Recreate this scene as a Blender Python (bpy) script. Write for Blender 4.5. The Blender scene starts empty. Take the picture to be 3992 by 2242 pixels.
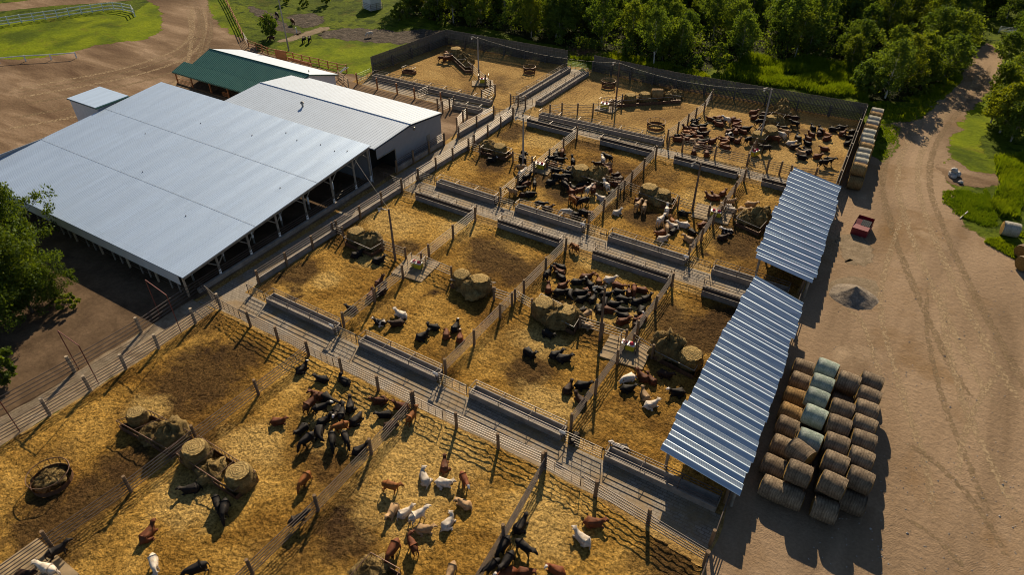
import bpy, bmesh, math, random
import numpy as np
from mathutils import Vector, Matrix, noise as mnoise
from mathutils.geometry import tessellate_polygon
R = math.radians
PI = math.pi
random.seed(7)
SC = bpy.context.scene
COL = SC.collection
# ---------------------------------------------------------------- camera
S = 48.0
FPX, PITCH, ROLL, TH = 2660.04, 0.65811981, -0.00360686, 1.01587184
W, H = 3992, 2242
_f = np.array([0, math.cos(PITCH), -math.sin(PITCH)])
_r0 = np.array([1., 0, 0]); _u0 = np.cross(_r0, _f)
_r = math.cos(ROLL)*_r0 + math.sin(ROLL)*_u0
_u = -math.sin(ROLL)*_r0 + math.cos(ROLL)*_u0
_B = np.array([math.sin(TH), -math.cos(TH)]); _A = np.array([math.cos(TH), math.sin(TH)])
def _map(v): return np.array([v[:2] @ _B, v[:2] @ _A, v[2]])
FW, RT, UP = _map(_f), _map(_r), _map(_u)
def G(q, z=0.0):
    """point of the photo -> point of the place at height z (camera stands 48 m above the yard)"""
    d = FW*FPX + RT*(q[0]-W/2) + UP*(H/2-q[1])
    t = (z-S)/d[2]
    return Vector((d[0]*t, d[1]*t, z))
X0 = [0, 1000, 2000, 2992]; Y0 = [0, 560, 1120, 1680]
def T(c, r, x, y): return (X0[c]+x/2.575, Y0[r]+y/2.575)
def F(x, y): return (x*1.5497, y*1.5497)
def tile(ox, oy, s): return lambda x, y: (ox+x/s, oy+y/s)
E1 = tile(2600, 420, 5.15); E2 = tile(2900, 400, 5.15); E3 = tile(1950, 560, 5.15)
E4 = tile(2100, 1000, 2.912); E5 = tile(1020, 1480, 2.912); E6 = tile(1850, 1960, 2.9)
E7 = tile(2950, 1350, 2.478); E8 = tile(3250, 380, 2.152); E9 = tile(1650, 130, 4.09)
def GT(c, r, x, y, z=0.0): return G(T(c, r, x, y), z)
cam = bpy.data.cameras.new('camera'); co = bpy.data.objects.new('camera', cam); COL.objects.link(co)
cam.sensor_width = 36; cam.lens = FPX/W*36; cam.clip_start = .5; cam.clip_end = 6000
M = Matrix(((RT[0], UP[0], -FW[0], 0), (RT[1], UP[1], -FW[1], 0), (RT[2], UP[2], -FW[2], S), (0, 0, 0, 1)))
co.matrix_world = M
SC.camera = co
# ---------------------------------------------------------------- light
SUN_EL = R(29.5); SX, SY = -.3906, .9205
sd = bpy.data.lights.new('sun', 'SUN'); sd.energy = 5.0; sd.angle = R(.5); sd.color = (1, .82, .57)
so = bpy.data.objects.new('sun', sd); COL.objects.link(so)
sv = Vector((SX*math.cos(SUN_EL), SY*math.cos(SUN_EL), math.sin(SUN_EL)))
so.rotation_euler = sv.to_track_quat('Z', 'Y').to_euler(); so.location = (0, 0, 120)
wd = bpy.data.worlds.new('World'); SC.world = wd; wd.use_nodes = True
nt = wd.node_tree; nt.nodes.clear()
o = nt.nodes.new('ShaderNodeOutputWorld'); b = nt.nodes.new('ShaderNodeBackground'); s = nt.nodes.new('ShaderNodeTexSky')
s.sky_type = 'NISHITA'; s.sun_disc = False; s.sun_elevation = SUN_EL; s.sun_rotation = math.atan2(SX, SY)
s.air_density = 1.0; s.dust_density = .6; s.ozone_density = 1.5
b.inputs['Strength'].default_value = .05
nt.links.new(s.outputs[0], b.inputs[0]); nt.links.new(b.outputs[0], o.inputs[0])
SC.view_settings.view_transform = 'Standard'; SC.view_settings.look = 'None'; SC.view_settings.exposure = .72; SC.view_settings.gamma = 1
SC.cycles.max_bounces = 5; SC.cycles.diffuse_bounces = 2; SC.cycles.glossy_bounces = 2; SC.cycles.transmission_bounces = 3
SC.cycles.use_denoising = True; SC.cycles.filter_width = 1.0
# ---------------------------------------------------------------- objects
def tag(o, label=None, cat=None, group=None, kind=None):
    if label: o['label'] = label
    if cat: o['category'] = cat
    if group: o['group'] = group
    if kind: o['kind'] = kind
    return o
def thing(name, loc, rz, label, cat, group=None):
    o = bpy.data.objects.new(name, None); COL.objects.link(o); o.empty_display_size = .3
    o.location = loc; o.rotation_euler = (0, 0, rz)
    return tag(o, label, cat, group)
def link(name, me, parent=None, mat=None):
    o = bpy.data.objects.new(name, me); COL.objects.link(o)
    if parent is not None: o.parent = parent
    if mat is not None and len(me.materials) == 0: me.materials.append(mat)
    return o
def dup(root, loc, rz, label=None, scale=None):
    r = root.copy(); COL.objects.link(r); r.location = loc; r.rotation_euler = (0, 0, rz)
    if scale: r.scale = (scale,)*3 if not isinstance(scale, tuple) else scale
    if label: r['label'] = label
    for ch in root.children:
        c = ch.copy(); COL.objects.link(c); c.parent = r
        for g in ch.children:
            d = g.copy(); COL.objects.link(d); d.parent = c
    return r
class MB:
    def __init__(s): s.v = []; s.f = []; s.m = []
    def quad(s, pts, m=0):
        n = len(s.v); s.v += [tuple(p) for p in pts]; s.f.append(tuple(range(n, n+len(pts)))); s.m.append(m)
    def box(s, c, d, rz=0, m=0, bev=0):
        cx, cy, cz = c; dx, dy, dz = d[0]/2, d[1]/2, d[2]/2; n = len(s.v); a, b = math.cos(rz), math.sin(rz)
        for x, y, z in ((-1,-1,-1),(1,-1,-1),(1,1,-1),(-1,1,-1),(-1,-1,1),(1,-1,1),(1,1,1),(-1,1,1)):
            x, y = x*dx, y*dy
            s.v.append((cx+x*a-y*b, cy+x*b+y*a, cz+z*dz))
        for f in ((3,2,1,0),(4,5,6,7),(0,1,5,4),(1,2,6,5),(2,3,7,6),(3,0,4,7)):
            s.f.append(tuple(n+i for i in f)); s.m.append(m)
    def tube(s, p, q, r, r2=None, n=6, m=0, cap=True, wob=0):
        p, q = Vector(p), Vector(q); d = (q-p)
        if d.length < 1e-6: return
        z = d.normalized(); x = z.orthogonal().normalized(); y = z.cross(x); r2 = r if r2 is None else r2
        k = len(s.v)
        for c, rr in ((p, r), (q, r2)):
            for i in range(n):
                a = 2*PI*i/n; w = 1+random.uniform(-wob, wob)
                s.v.append(tuple(c+x*math.cos(a)*rr*w+y*math.sin(a)*rr*w))
        for i in range(n):
            j = (i+1) % n; s.f.append((k+i, k+j, k+n+j, k+n+i)); s.m.append(m)
        if cap:
            s.f.append(tuple(k+n-1-i for i in range(n))); s.m.append(m)
            s.f.append(tuple(k+n+i for i in range(n))); s.m.append(m)
    def path(s, pts, r, n=6, m=0):
        for a, b in zip(pts[:-1], pts[1:]): s.tube(a, b, r, n=n, m=m)
    def build(s, name, mats, parent=None, smooth=False, loc=None):
        me = bpy.data.meshes.new(name); me.from_pydata(s.v, [], s.f)
        if not isinstance(mats, (list, tuple)): mats = [mats]
        for m in mats: me.materials.append(m)
        if len(mats) > 1: me.polygons.foreach_set('material_index', s.m)
        if smooth: me.polygons.foreach_set('use_smooth', [True]*len(me.polygons))
        me.update()
        o = link(name, me, parent)
        if loc: o.location = loc
        return o
# ---------------------------------------------------------------- materials
def nmat(name):
    m = bpy.data.materials.new(name); m.use_nodes = True; t = m.node_tree
    return m, t, t.nodes['Principled BSDF']
def N(t, ty, **kw):
    n = t.nodes.new(ty)
    for k, v in kw.items():
        if k in n.inputs: n.inputs[k].default_value = v
        else: setattr(n, k, v)
    return n
def ramp(t, fac, stops):
    r = t.nodes.new('ShaderNodeValToRGB'); e = r.color_ramp.elements
    while len(e) < len(stops): e.new(.5)
    for i, (p, c) in enumerate(stops):
        e[i].position = p; e[i].color = (*c, 1) if len(c) == 3 else c
    t.links.new(fac, r.inputs[0]); return r.outputs[0]
def mix(t, fac, a, b, mode='MIX'):
    n = t.nodes.new('ShaderNodeMix'); n.data_type = 'RGBA'; n.blend_type = mode
    for s, v in ((n.inputs[0], fac), (n.inputs[6], a), (n.inputs[7], b)):
        if hasattr(v, 'is_output') or isinstance(v, bpy.types.NodeSocket): t.links.new(v, s)
        else: s.default_value = v if not isinstance(v, tuple) or len(v) == 4 else (*v, 1)
    return n.outputs[2]
def pos(t, scale=(1, 1, 1), rz=0, obj=False):
    if obj: c = t.nodes.new('ShaderNodeTexCoord').outputs['Object']
    else: c = t.nodes.new('ShaderNodeNewGeometry').outputs['Position']
    mp = N(t, 'ShaderNodeMapping'); mp.inputs['Scale'].default_value = scale; mp.inputs['Rotation'].default_value = (0, 0, rz)
    t.links.new(c, mp.inputs[0]); return mp.outputs[0]
def noi(t, vec, scale, detail=4, rough=.55, dist=0):
    n = N(t, 'ShaderNodeTexNoise', Scale=scale, Detail=detail, Roughness=rough, Distortion=dist); t.links.new(vec, n.inputs['Vector']); return n.outputs['Fac']
def bump(t, h, strength, dist, bs):
    b = N(t, 'ShaderNodeBump', Strength=strength, Distance=dist); t.links.new(h, b.inputs['Height']); t.links.new(b.outputs[0], bs.inputs['Normal']); return b
def add(t, a, b, op='ADD', k=None):
    n = t.nodes.new('ShaderNodeMath'); n.operation = op
    for s, v in ((n.inputs[0], a), (n.inputs[1], b)):
        if isinstance(v, bpy.types.NodeSocket): t.links.new(v, s)
        else: s.default_value = v
    return n.outputs[0]
def soften(m, fs=.9):
    """copy of a ground material whose border (attribute e: 1 inside, 0 at the rim) breaks up into the ground below"""
    if m.name+'_soft' in bpy.data.materials: return bpy.data.materials[m.name+'_soft']
    c = m.copy(); c.name = m.name+'_soft'; t = c.node_tree; b = t.nodes['Principled BSDF']; out = [n for n in t.nodes if n.type == 'OUTPUT_MATERIAL'][0]
    a = t.nodes.new('ShaderNodeAttribute'); a.attribute_name = 'e'; v = pos(t)
    f = add(t, add(t, a.outputs['Fac'], add(t, add(t, noi(t, v, fs, 6, .7), .5, 'SUBTRACT'), 1.5, 'MULTIPLY')), 0.0)
    f = ramp(t, f, [(.42, (0, 0, 0)), (.56, (1, 1, 1))]); tr = t.nodes.new('ShaderNodeBsdfTransparent'); ms = t.nodes.new('ShaderNodeMixShader')
    t.links.new(f, ms.inputs[0]); t.links.new(tr.outputs[0], ms.inputs[1]); t.links.new(b.outputs[0], ms.inputs[2]); t.links.new(ms.outputs[0], out.inputs[0]); return c
def plain(name, col, rough=.6, metal=0, var=.25, scale=3, obj=False, bmp=0, stretch=(1, 1, 1)):
    m, t, b = nmat(name); v = pos(t, stretch, obj=obj); n = noi(t, v, scale, 5)
    d = tuple(c*(1-var) for c in col); l = tuple(min(1, c*(1+var)) for c in col)
    t.links.new(ramp(t, n, [(.3, d), (.7, l)]), b.inputs['Base Color'])
    b.inputs['Roughness'].default_value = rough; b.inputs['Metallic'].default_value = metal
    if bmp: bump(t, noi(t, v, scale*3, 4), bmp, .05, b)
    return m
def soil(name, big, fine, bigscale, finescale, bstr, bdist, rough=.95, stretch=(1, 1, 1), rz=0, patch=None, hi=None, bscale=None, stains=False, tread=0):
    """big: ramp at bigscale; fine: multiply ramp at finescale; patch: (colour, scale, lo, hi)"""
    m, t, b = nmat(name); v = pos(t); vs = pos(t, stretch, rz) if stretch != (1, 1, 1) else v
    c = ramp(t, noi(t, vs, bigscale, 6, .6, .6), big)
    if patch:
        for pc, ps, lo, h_ in patch:
            f = ramp(t, noi(t, v, ps, 5, .6, .4), [(lo, (0, 0, 0)), (h_, (1, 1, 1))])
            c = mix(t, f, c, pc)
    if stains:
        for an, col in (('dark', (.052, .030, .014)), ('pale', (.43, .285, .095))):
            a = t.nodes.new('ShaderNodeAttribute'); a.attribute_name = an
            f = ramp(t, add(t, a.outputs['Fac'], add(t, add(t, noi(t, v, .55, 6, .7), .5, 'SUBTRACT'), 1.3, 'MULTIPLY')), [(.3, (0, 0, 0)), (.75, (1, 1, 1))]); c = mix(t, add(t, f, .85, 'MULTIPLY'), c, col)
    n2 = noi(t, v, finescale, 6, .7)
    c = mix(t, 1.0, c, ramp(t, n2, fine), 'MULTIPLY')
    t.links.new(c, b.inputs['Base Color']); b.inputs['Roughness'].default_value = rough
    b.inputs['Specular IOR Level'].default_value = .04
    h1 = noi(t, v, bscale or finescale*.45, 5, .65)
    h1 = add(t, h1, add(t, n2, .35, 'MULTIPLY'))
    if tread:
        w = N(t, 'ShaderNodeTexWave', Scale=1.7, Distortion=14, Detail=4); w.inputs['Detail Scale'].default_value = .7; t.links.new(pos(t, (1, 1, 1), R(35)), w.inputs['Vector'])
        h1 = add(t, h1, add(t, add(t, w.outputs['Fac'], ramp(t, noi(t, v, .13, 3, .5), [(.42, (0, 0, 0)), (.6, (1, 1, 1))]), 'MULTIPLY'), tread, 'MULTIPLY'))
    bump(t, h1, bstr, bdist, b)
    return m
G3 = lambda v: (v, v, v)
MT = {}
MT['straw'] = soil('straw', [(.30, (.10, .050, .011)), (.44, (.24, .132, .027)), (.56, (.36, .212, .050)), (.75, (.47, .30, .088))],
   [(.32, G3(.22)), (.5, G3(.85)), (.66, G3(1.45))], .11, 4.2, 1.0, .3, bscale=2.6, stains=True, patch=[((.10, .056, .018), .07, .50, .66), ((.045, .026, .012), .16, .60, .70)])
MT['straw_pale'] = soil('straw_pale', [(.3, (.17, .098, .034)), (.5, (.32, .20, .068)), (.7, (.42, .28, .105))],
   [(.3, G3(.32)), (.5, G3(.85)), (.68, G3(1.35))], .12, 3.6, 1.0, .26, bscale=2.2, patch=[((.085, .052, .024), .09, .56, .70)])
MT['dirt'] = soil('dirt', [(.3, (.155, .108, .068)), (.5, (.24, .170, .110)), (.7, (.315, .228, .15))],
   [(.25, G3(.72)), (.5, G3(.95)), (.7, G3(1.12))], .16, 4, .8, .14, bscale=1.6, tread=.07, stretch=(1, .2, 1), rz=R(-14), patch=[((.17, .105, .05), .09, .52, .72), ((.36, .27, .18), .13, .6, .75)])
MT['dirt_left'] = soil('dirt_left', [(.32, (.10, .062, .038)), (.5, (.185, .125, .078)), (.68, (.30, .215, .145))],
   [(.25, G3(.6)), (.5, G3(.92)), (.7, G3(1.18))], .22, 3.2, .7, .14, stretch=(.22, 1, 1), rz=R(24), patch=[((.10, .064, .038), .05, .48, .68)])
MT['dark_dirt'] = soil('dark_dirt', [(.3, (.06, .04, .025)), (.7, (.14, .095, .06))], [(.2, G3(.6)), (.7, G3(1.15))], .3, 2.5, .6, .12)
MT['grass'] = soil('grass', [(.3, (.038, .058, .004)), (.5, (.075, .105, .006)), (.7, (.12, .15, .008))],
   [(.25, G3(.4)), (.5, G3(.9)), (.72, G3(1.3))], .10, 1.6, 1.0, .3, patch=[((.06, .05, .010), .12, .55, .7), ((.028, .048, .003), .4, .52, .62)])
MT['lawn'] = soil('lawn', [(.3, (.078, .115, .003)), (.5, (.125, .162, .003)), (.7, (.17, .205, .004))],
   [(.25, G3(.6)), (.5, G3(.95)), (.72, G3(1.2))], .16, 2.0, .8, .2, patch=[((.05, .075, .004), .10, .48, .66), ((.12, .115, .012), .22, .58, .75)])
MT['mud'] = soil('mud', [(.3, (.035, .03, .024)), (.6, (.10, .082, .066)), (.8, (.17, .14, .11))], [(.2, G3(.6)), (.7, G3(1.2))], .7, 2.0, 1.0, .5)
MT['gravel'] = soil('gravel', [(.3, (.15, .115, .075)), (.7, (.27, .21, .145))], [(.2, G3(.55)), (.7, G3(1.2))], .8, 5, .8, .12)
MT['pile'] = soil('pile', [(.3, (.12, .10, .082)), (.7, (.25, .21, .17))], [(.2, G3(.45)), (.7, G3(1.35))], 1.5, 6, 1.0, .15)
# paved alleys: patterned concrete
def paved():
    m, t, b = nmat('paved_concrete'); v = pos(t)
    br = N(t, 'ShaderNodeTexBrick', Scale=1.0); br.inputs['Mortar Size'].default_value = .035; br.inputs['Brick Width'].default_value = .6; br.inputs['Row Height'].default_value = .3
    br.inputs['Color1'].default_value = (.265, .225, .178, 1); br.inputs['Color2'].default_value = (.215, .18, .14, 1); br.inputs['Mortar'].default_value = (.13, .10, .066, 1)
    t.links.new(v, br.inputs['Vector'])
    f = ramp(t, noi(t, v, .35, 6, .65, .6), [(.44, (0, 0, 0)), (.62, (1, 1, 1))])
    c = mix(t, f, br.outputs[0], (.22, .15, .075))
    c = mix(t, 1, c, ramp(t, noi(t, v, 1.6, 6, .7), [(.25, G3(.6)), (.7, G3(1.15))]), 'MULTIPLY')
    t.links.new(c, b.inputs['Base Color']); b.inputs['Roughness'].default_value = .85
    bump(t, noi(t, v, 3, 5, .7), .4, .05, b); return m
MT['paved'] = paved()
MT['lane'] = soil('lane', [(.3, (.16, .118, .078)), (.55, (.25, .195, .135)), (.75, (.31, .26, .20))], [(.25, G3(.6)), (.7, G3(1.15))], .5, 3.5, .8, .12)
MT['straw_bit'] = plain('straw_bit', (.55, .40, .16), .9, 0, .2, 3)
MT['concrete'] = plain('concrete', (.23, .20, .172), .9, var=.3, scale=1.4, bmp=.3)
MT['pad'] = plain('pad_concrete', (.235, .17, .095), .9, var=.35, scale=1.2, bmp=.3)
MT['steel'] = plain('steel_pipe', (.088, .07, .06), .46, .35, .35, 2)
MT['dark_rail'] = plain('dark_rail', (.045, .036, .03), .8, 0, .35, 2)
MT['rust'] = plain('rusty_steel', (.12, .065, .04), .55, .4, .4, 3)
MT['galv'] = plain('galvanised_pipe', (.22, .20, .18), .5, .3, .25, 2)
MT['wire'] = plain('wire', (.09, .085, .08), .6, .2, .2, 2)
MT['red_pipe'] = plain('red_pipe', (.13, .035, .028), .55, .2, .3, 3)
MT['post'] = plain('wood_post', (.17, .11, .062), .9, 0, .45, 3, bmp=.4, stretch=(1, 1, .3))
MT['pale_post'] = plain('pale_post', (.34, .27, .19), .9, 0, .35, 3, bmp=.4, stretch=(1, 1, .3))
MT['board'] = plain('weathered_board', (.115, .10, .085), .9, 0, .45, 2.5, stretch=(3, 3, .3))
MT['cedar'] = plain('stained_wood', (.30, .115, .035), .7, 0, .3, 2)
MT['white_vinyl'] = plain('white_vinyl', (.62, .66, .66), .45, 0, .06, 2)
MT['white_wall'] = plain('white_siding', (.62, .61, .62), .6, 0, .08, 2)
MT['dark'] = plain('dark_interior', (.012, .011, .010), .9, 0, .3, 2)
MT['hay'] = soil('hay', [(.3, (.19, .125, .045)), (.6, (.33, .225, .085))], [(.25, G3(.4)), (.5, G3(.85)), (.7, G3(1.25))], 1.2, 9, 1.0, .12)
# ================================================================ ground
def ragged(pts, step, amp, seed=0.0, freq=.35):
    out = []; n = len(pts)
    for i in range(n):
        a = Vector(pts[i][:2]); b = Vector(pts[(i+1) % n][:2]); d = b-a; k = max(1, min(160, int(d.length/step)))
        nn = Vector((-d.y, d.x)).normalized() if d.length > 0 else Vector((0, 0))
        for j in range(k):
            p = a+d*(j/k)
            o = amp*(mnoise.noise((p.x*freq, p.y*freq, seed))+.6*mnoise.noise((p.x*freq*3, p.y*freq*3, seed+9)))
            out.append(p+nn*o)
    return out
def zone(name, pts, z, mat, amp=.5, step=.7, kind='structure', freq=.35, soft=0):
    ps = ragged(pts, step, amp, z*100, freq) if amp else [Vector(p[:2]) for p in pts]
    v3 = [Vector((p.x, p.y, z)) for p in ps]
    me = bpy.data.meshes.new(name)
    fc = [tuple(t) for t in tessellate_polygon([v3])]; vs = [tuple(v) for v in v3]; n = len(vs)
    if soft:
        ar = sum(ps[i].x*ps[(i+1) % n].y-ps[(i+1) % n].x*ps[i].y for i in range(n)); sg = 1 if ar > 0 else -1
        k = 3
        for i in range(n):
            d = ps[(i+k) % n]-ps[i-k]; nn = Vector((d.y, -d.x)).normalized()*sg*soft if d.length > 0 else Vector((0, 0)); vs.append((ps[i].x+nn.x, ps[i].y+nn.y, z))
        fc = [f if (Vector(vs[f[1]])-Vector(vs[f[0]])).cross(Vector(vs[f[2]])-Vector(vs[f[0]])).z > 0 else f[::-1] for f in fc]
        for i in range(n):
            j = (i+1) % n; fc.append((i, n+i, n+j, j) if sg > 0 else (j, n+j, n+i, i))
    me.from_pydata(vs, [], fc); me.update()
    if soft:
        at = me.attributes.new('e', 'FLOAT', 'POINT'); at.data.foreach_set('value', [1.0]*n+[0.0]*n); mat = soften(mat)
    if not soft and me.polygons and me.polygons[0].normal.z < 0: me.flip_normals()
    me.materials.append(mat); o = link(name, me); tag(o, kind=kind); return o
def px(c, r, *pts): return [GT(c, r, *p) for p in pts]
mb = MB(); mb.quad([(-2500, -1500, 0), (2500, -1500, 0), (2500, 3500, 0), (-2500, 3500, 0)])
tag(mb.build('ground', MT['grass']), kind='structure')
lawn_edge = [(-700, 700), (-200, 628), (0, 610), (250, 604), (400, 592), (560, 570), (700, 538), (820, 502), (1000, 460), (1200, 432), (1400, 415), (1520, 395), (1600, 350), (1655, 290), (1678, 215), (1668, 130), (1620, 50), (1540, 10)]
zone('lawn', px(0, 0, *lawn_edge, (1450, 70), (1340, 150), (1150, 105), (600, 185), (0, 255), (-700, 340)), .004, MT['lawn'], .6, soft=2.2)
zone('lawn_strip', px(0, 0, (2050, -60), (2062, 110), (2130, 215), (2250, 328), (2380, 372), (2430, 380), (2380, 270), (2300, 90), (2235, -60)), .004, MT['lawn'], .4, soft=1.5)
yard = [GT(0, 0, x, y) for x, y in lawn_edge] + px(0, 0, (1500, -40), (1420, -90), (2030, -90), (2048, 20), (2066, 110), (2134, 218), (2252, 332), (2390, 392), (2480, 440)) + px(1, 0, (-30, 520), (300, 600), (560, 680), (800, 735), (980, 770), (1010, 850), (1200, 900))
yard += [Vector((-62, 94)), Vector((-62, 34)), Vector((-112, 31)), Vector((-190, 20)), Vector((-220, 40))]
zone('dirt_yard', yard, .008, MT['dirt_left'], .8, soft=1.8)
zone('gravel_road', px(0, 0, (-600, 180), (0, 104), (500, 50), (900, 25), (1330, -8), (1500, -40), (900, -60), (0, 40), (-600, 110)), .010, MT['dirt_left'], .4, soft=1.5)
# the big yard and track on the right
track = [F(2488, 112), F(2506, 140), F(2512, 168), F(2496, 205), F(2446, 255), F(2402, 305), F(2372, 350), F(2362, 400), F(2368, 450), F(2380, 500), F(2400, 545), F(2430, 585), F(2480, 615), F(2540, 645), F(2600, 668), F(3100, 760), F(3300, 1500), F(2600, 1900), F(1500, 1900), F(1700, 1500)]
tr = [G(p) for p in track] + [Vector((-4.4, 28)), Vector((-5.2, 62)), Vector((-7.0, 92)), Vector((-7.6, 118))]
tr += [G(p) for p in (F(2202, 312), F(2222, 330), F(2240, 316), F(2290, 314), F(2335, 296), F(2380, 255), F(2425, 205), F(2452, 165), F(2466, 130))]
zone('gravel_yard', tr, .008, MT['dirt'], .9, soft=1.8)
zone('weed_strip', [G(p) for p in (F(2216, 322), F(2252, 346), F(2246, 372), F(2218, 405), F(2196, 380), F(2203, 345))], .012, MT['grass'], .6, .4, soft=1.2)
zone('weed_patch', [G(p) for p in (F(2120, 610), F(2150, 600), F(2172, 622), F(2166, 660), F(2130, 655))], .012, MT['gravel'], .8, .4, soft=1.8)
# pens
def pin(x, y, P):
    c = False; j = len(P)-1
    for i in range(len(P)):
        if (P[i].y > y) != (P[j].y > y) and x < (P[j].x-P[i].x)*(y-P[i].y)/(P[j].y-P[i].y)+P[i].x: c = not c
        j = i
    return c
def bed(name, P, z, mat, st=.24):
    """trampled straw: a sheet with real lumps"""
    x0 = min(p.x for p in P); x1 = max(p.x for p in P); y0 = max(-14, min(p.y for p in P)); y1 = max(p.y for p in P); nx = int((x1-x0)/st)+1; ny = int((y1-y0)/st)+1
    V = []; ok = []; nz = mnoise.noise
    for j in range(ny+1):
        for i in range(nx+1):
            x = min(x0+i*st, x1); y = min(y0+j*st, y1); ins = pin(x, y, P); ok.append(ins)
            a = nz((x*1.1, y*1.1, 3.0)); b_ = nz((x*2.3, y*2.3, 8.0)); c_ = nz((x*.25, y*.25, 1.0))
            V.append((x+.07*nz((x*3, y*3, 5.)), y+.07*nz((x*3, y*3, 6.)), z+max(0, .06+.09*a+.10*b_*(1+c_)+.03*c_)))
    w = nx+1; Fc = [(j*w+i, j*w+i+1, (j+1)*w+i+1, (j+1)*w+i) for j in range(ny) for i in range(nx) if ok[j*w+i] and ok[j*w+i+1] and ok[(j+1)*w+i] and ok[(j+1)*w+i+1]]
    me = bpy.data.meshes.new(name); me.from_pydata(V, [], Fc); me.polygons.foreach_set('use_smooth', [True]*len(Fc)); me.materials.append(mat); tag(link(name, me), kind='structure')
    A_ = np.array(V)
    for an, bl in (('dark', DARK), ('pale', PALE)):
        d = np.zeros(len(V))
        for (q, rx, ry) in bl: d = np.maximum(d, np.exp(-(((A_[:, 0]-q.x)/rx)**2+((A_[:, 1]-q.y)/ry)**2)))
        me.attributes.new(an, 'FLOAT', 'POINT').data.foreach_set('value', d)
# trampled manure and clean straw, where the photo shows them
DARK = [(GT(0, 2, 2050, 900), 5.5, 5), (GT(0, 2, 1750, 1050), 4, 4.5), (GT(0, 2, 2400, 700), 3.5, 3), (GT(0, 3, 900, 700), 3.5, 4), (GT(0, 3, 500, 980), 5, 4), (GT(0, 3, 1250, 350), 3, 3), (GT(1, 1, 100, 1350), 3, 6), (GT(1, 2, 450, -150), 3, 3), (GT(1, 1, 1500, 1050), 2.5, 2), (GT(1, 1, 2400, 1200), 4.5, 4), (GT(2, 1, 60, 1300), 4, 3.5), (GT(1, 1, 2300, 1050), 3.5, 3), (GT(2, 2, 150, 850), 3, 3), (GT(2, 2, 1700, 500), 4, 6), (GT(2, 2, 1500, 300), 3.5, 4), (GT(2, 1, 1050, 600), 2, 5), (GT(2, 1, 1350, 760), 5, 3), (GT(2, 1, 2250, 1000), 4, 5), (GT(2, 1, 500, 500), 4, 3), (GT(2, 1, 350, 380), 4, 3), (GT(1, 1, 2350, 200), 4, 3), (GT(2, 0, 0, 1350), 3, 4), (GT(2, 3, 1700, 1150), 3.5, 5), (GT(1, 3, 900, 1100), 3, 2.5), (GT(2, 2, 2000, 450), 2.5, 6)]
PALE = [(GT(0, 3, 2520, 150), 3.5, 3), (GT(0, 2, 1500, 1230), 2.5, 2), (GT(1, 1, 1150, 1170), 2.5, 2), (GT(1, 1, 700, 1380), 2, 2), (GT(1, 1, 1350, 780), 5, 4), (GT(1, 1, 2050, 830), 3, 3), (GT(2, 2, 300, 550), 3.5, 2.5), (GT(2, 2, 350, 1200), 4, 3), (GT(2, 1, 900, 1200), 5, 2.5), (GT(2, 2, 1000, 200), 5, 4), (GT(1, 3, 1700, 200), 7, 6), (GT(1, 3, 1500, 700), 5, 4), (GT(1, 2, 900, 1350), 4, 4), (GT(0, 3, 1900, 700), 4, 3), (GT(2, 1, 1850, 560), 3, 3), (GT(2, 0, 300, 1430), 4, 3), (GT(2, 1, 800, 500), 4, 3), (GT(2, 3, 300, 900), 4, 4)]
zone('pen_floor', [Vector(p) for p in ((-92, 97), (-92, 91), (-62, 91), (-62, 30), (-58.6, 20), (-62, -30), (10, -30), (-2.2, 31), (-5.2, 92), (-6.4, 122.2), (-55, 120.2), (-61, 119.9), (-89.3, 118.2))], .014, MT['straw_pale'], .3)
bed('straw_bedding', [Vector(p) for p in ((-58.4, 32.3), (-58.5, 17), (-61, -8), (-20, -30), (-2, -30), (-2.4, 31), (-13, 32.4))], .018, MT['straw'])
bed('straw_bedding', [Vector(p) for p in ((-57.6, 37.2), (-57.6, 62.6), (-4.2, 62.6), (-3, 37.2))], .018, MT['straw'])
bed('straw_bedding', [Vector(p) for p in ((-57.4, 68.4), (-57.0, 91.4), (-5.4, 91.4), (-4.4, 68.4))], .018, MT['straw'], .3)
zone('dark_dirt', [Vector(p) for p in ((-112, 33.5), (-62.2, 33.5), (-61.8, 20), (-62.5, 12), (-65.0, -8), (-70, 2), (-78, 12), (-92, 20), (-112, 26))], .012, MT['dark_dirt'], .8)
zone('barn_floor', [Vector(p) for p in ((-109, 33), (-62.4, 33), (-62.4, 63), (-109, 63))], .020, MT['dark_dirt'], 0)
zone('manure', px(0, 2, (1750, 950), (2100, 800), (2450, 700), (2570, 850), (2350, 1050), (1950, 1230), (1600, 1200)), .022, MT['dark_dirt'], 1.2, .4) if 0 else None
def alley(name, a, b, z=.024): zone(name, [Vector(p) for p in ((a[0], a[1]), (b[0], a[1]), (b[0], b[1]), (a[0], b[1]))], z, MT['paved'], .12, .5)
alley('front_alley', (-58.3, 32.5), (-2.6, 36.0)); alley('middle_alley', (-57.5, 63.9), (-4.3, 67.2)); alley('back_alley', (-57, 92.7), (-6, 95.0), .024)
zone('barn_alley', [Vector(p) for p in ((-61.4, 32), (-58.3, 32.4), (-57.8, 64), (-57.0, 92.6), (-56.8, 99), (-60.3, 99), (-61.0, 80))], .020, MT['paved'], .1)
zone('left_alley', [Vector(p) for p in ((-62.3, 32), (-58.6, 32), (-58.6, 17), (-61.5, -12), (-65.4, -12), (-62.4, 14))], .020, MT['lane'], .25)
alley('hill_alley', (-59.4, 99), (-56.7, 119)); alley('north_alley', (-89.5, 91.2), (-62, 94.2), .026)
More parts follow.
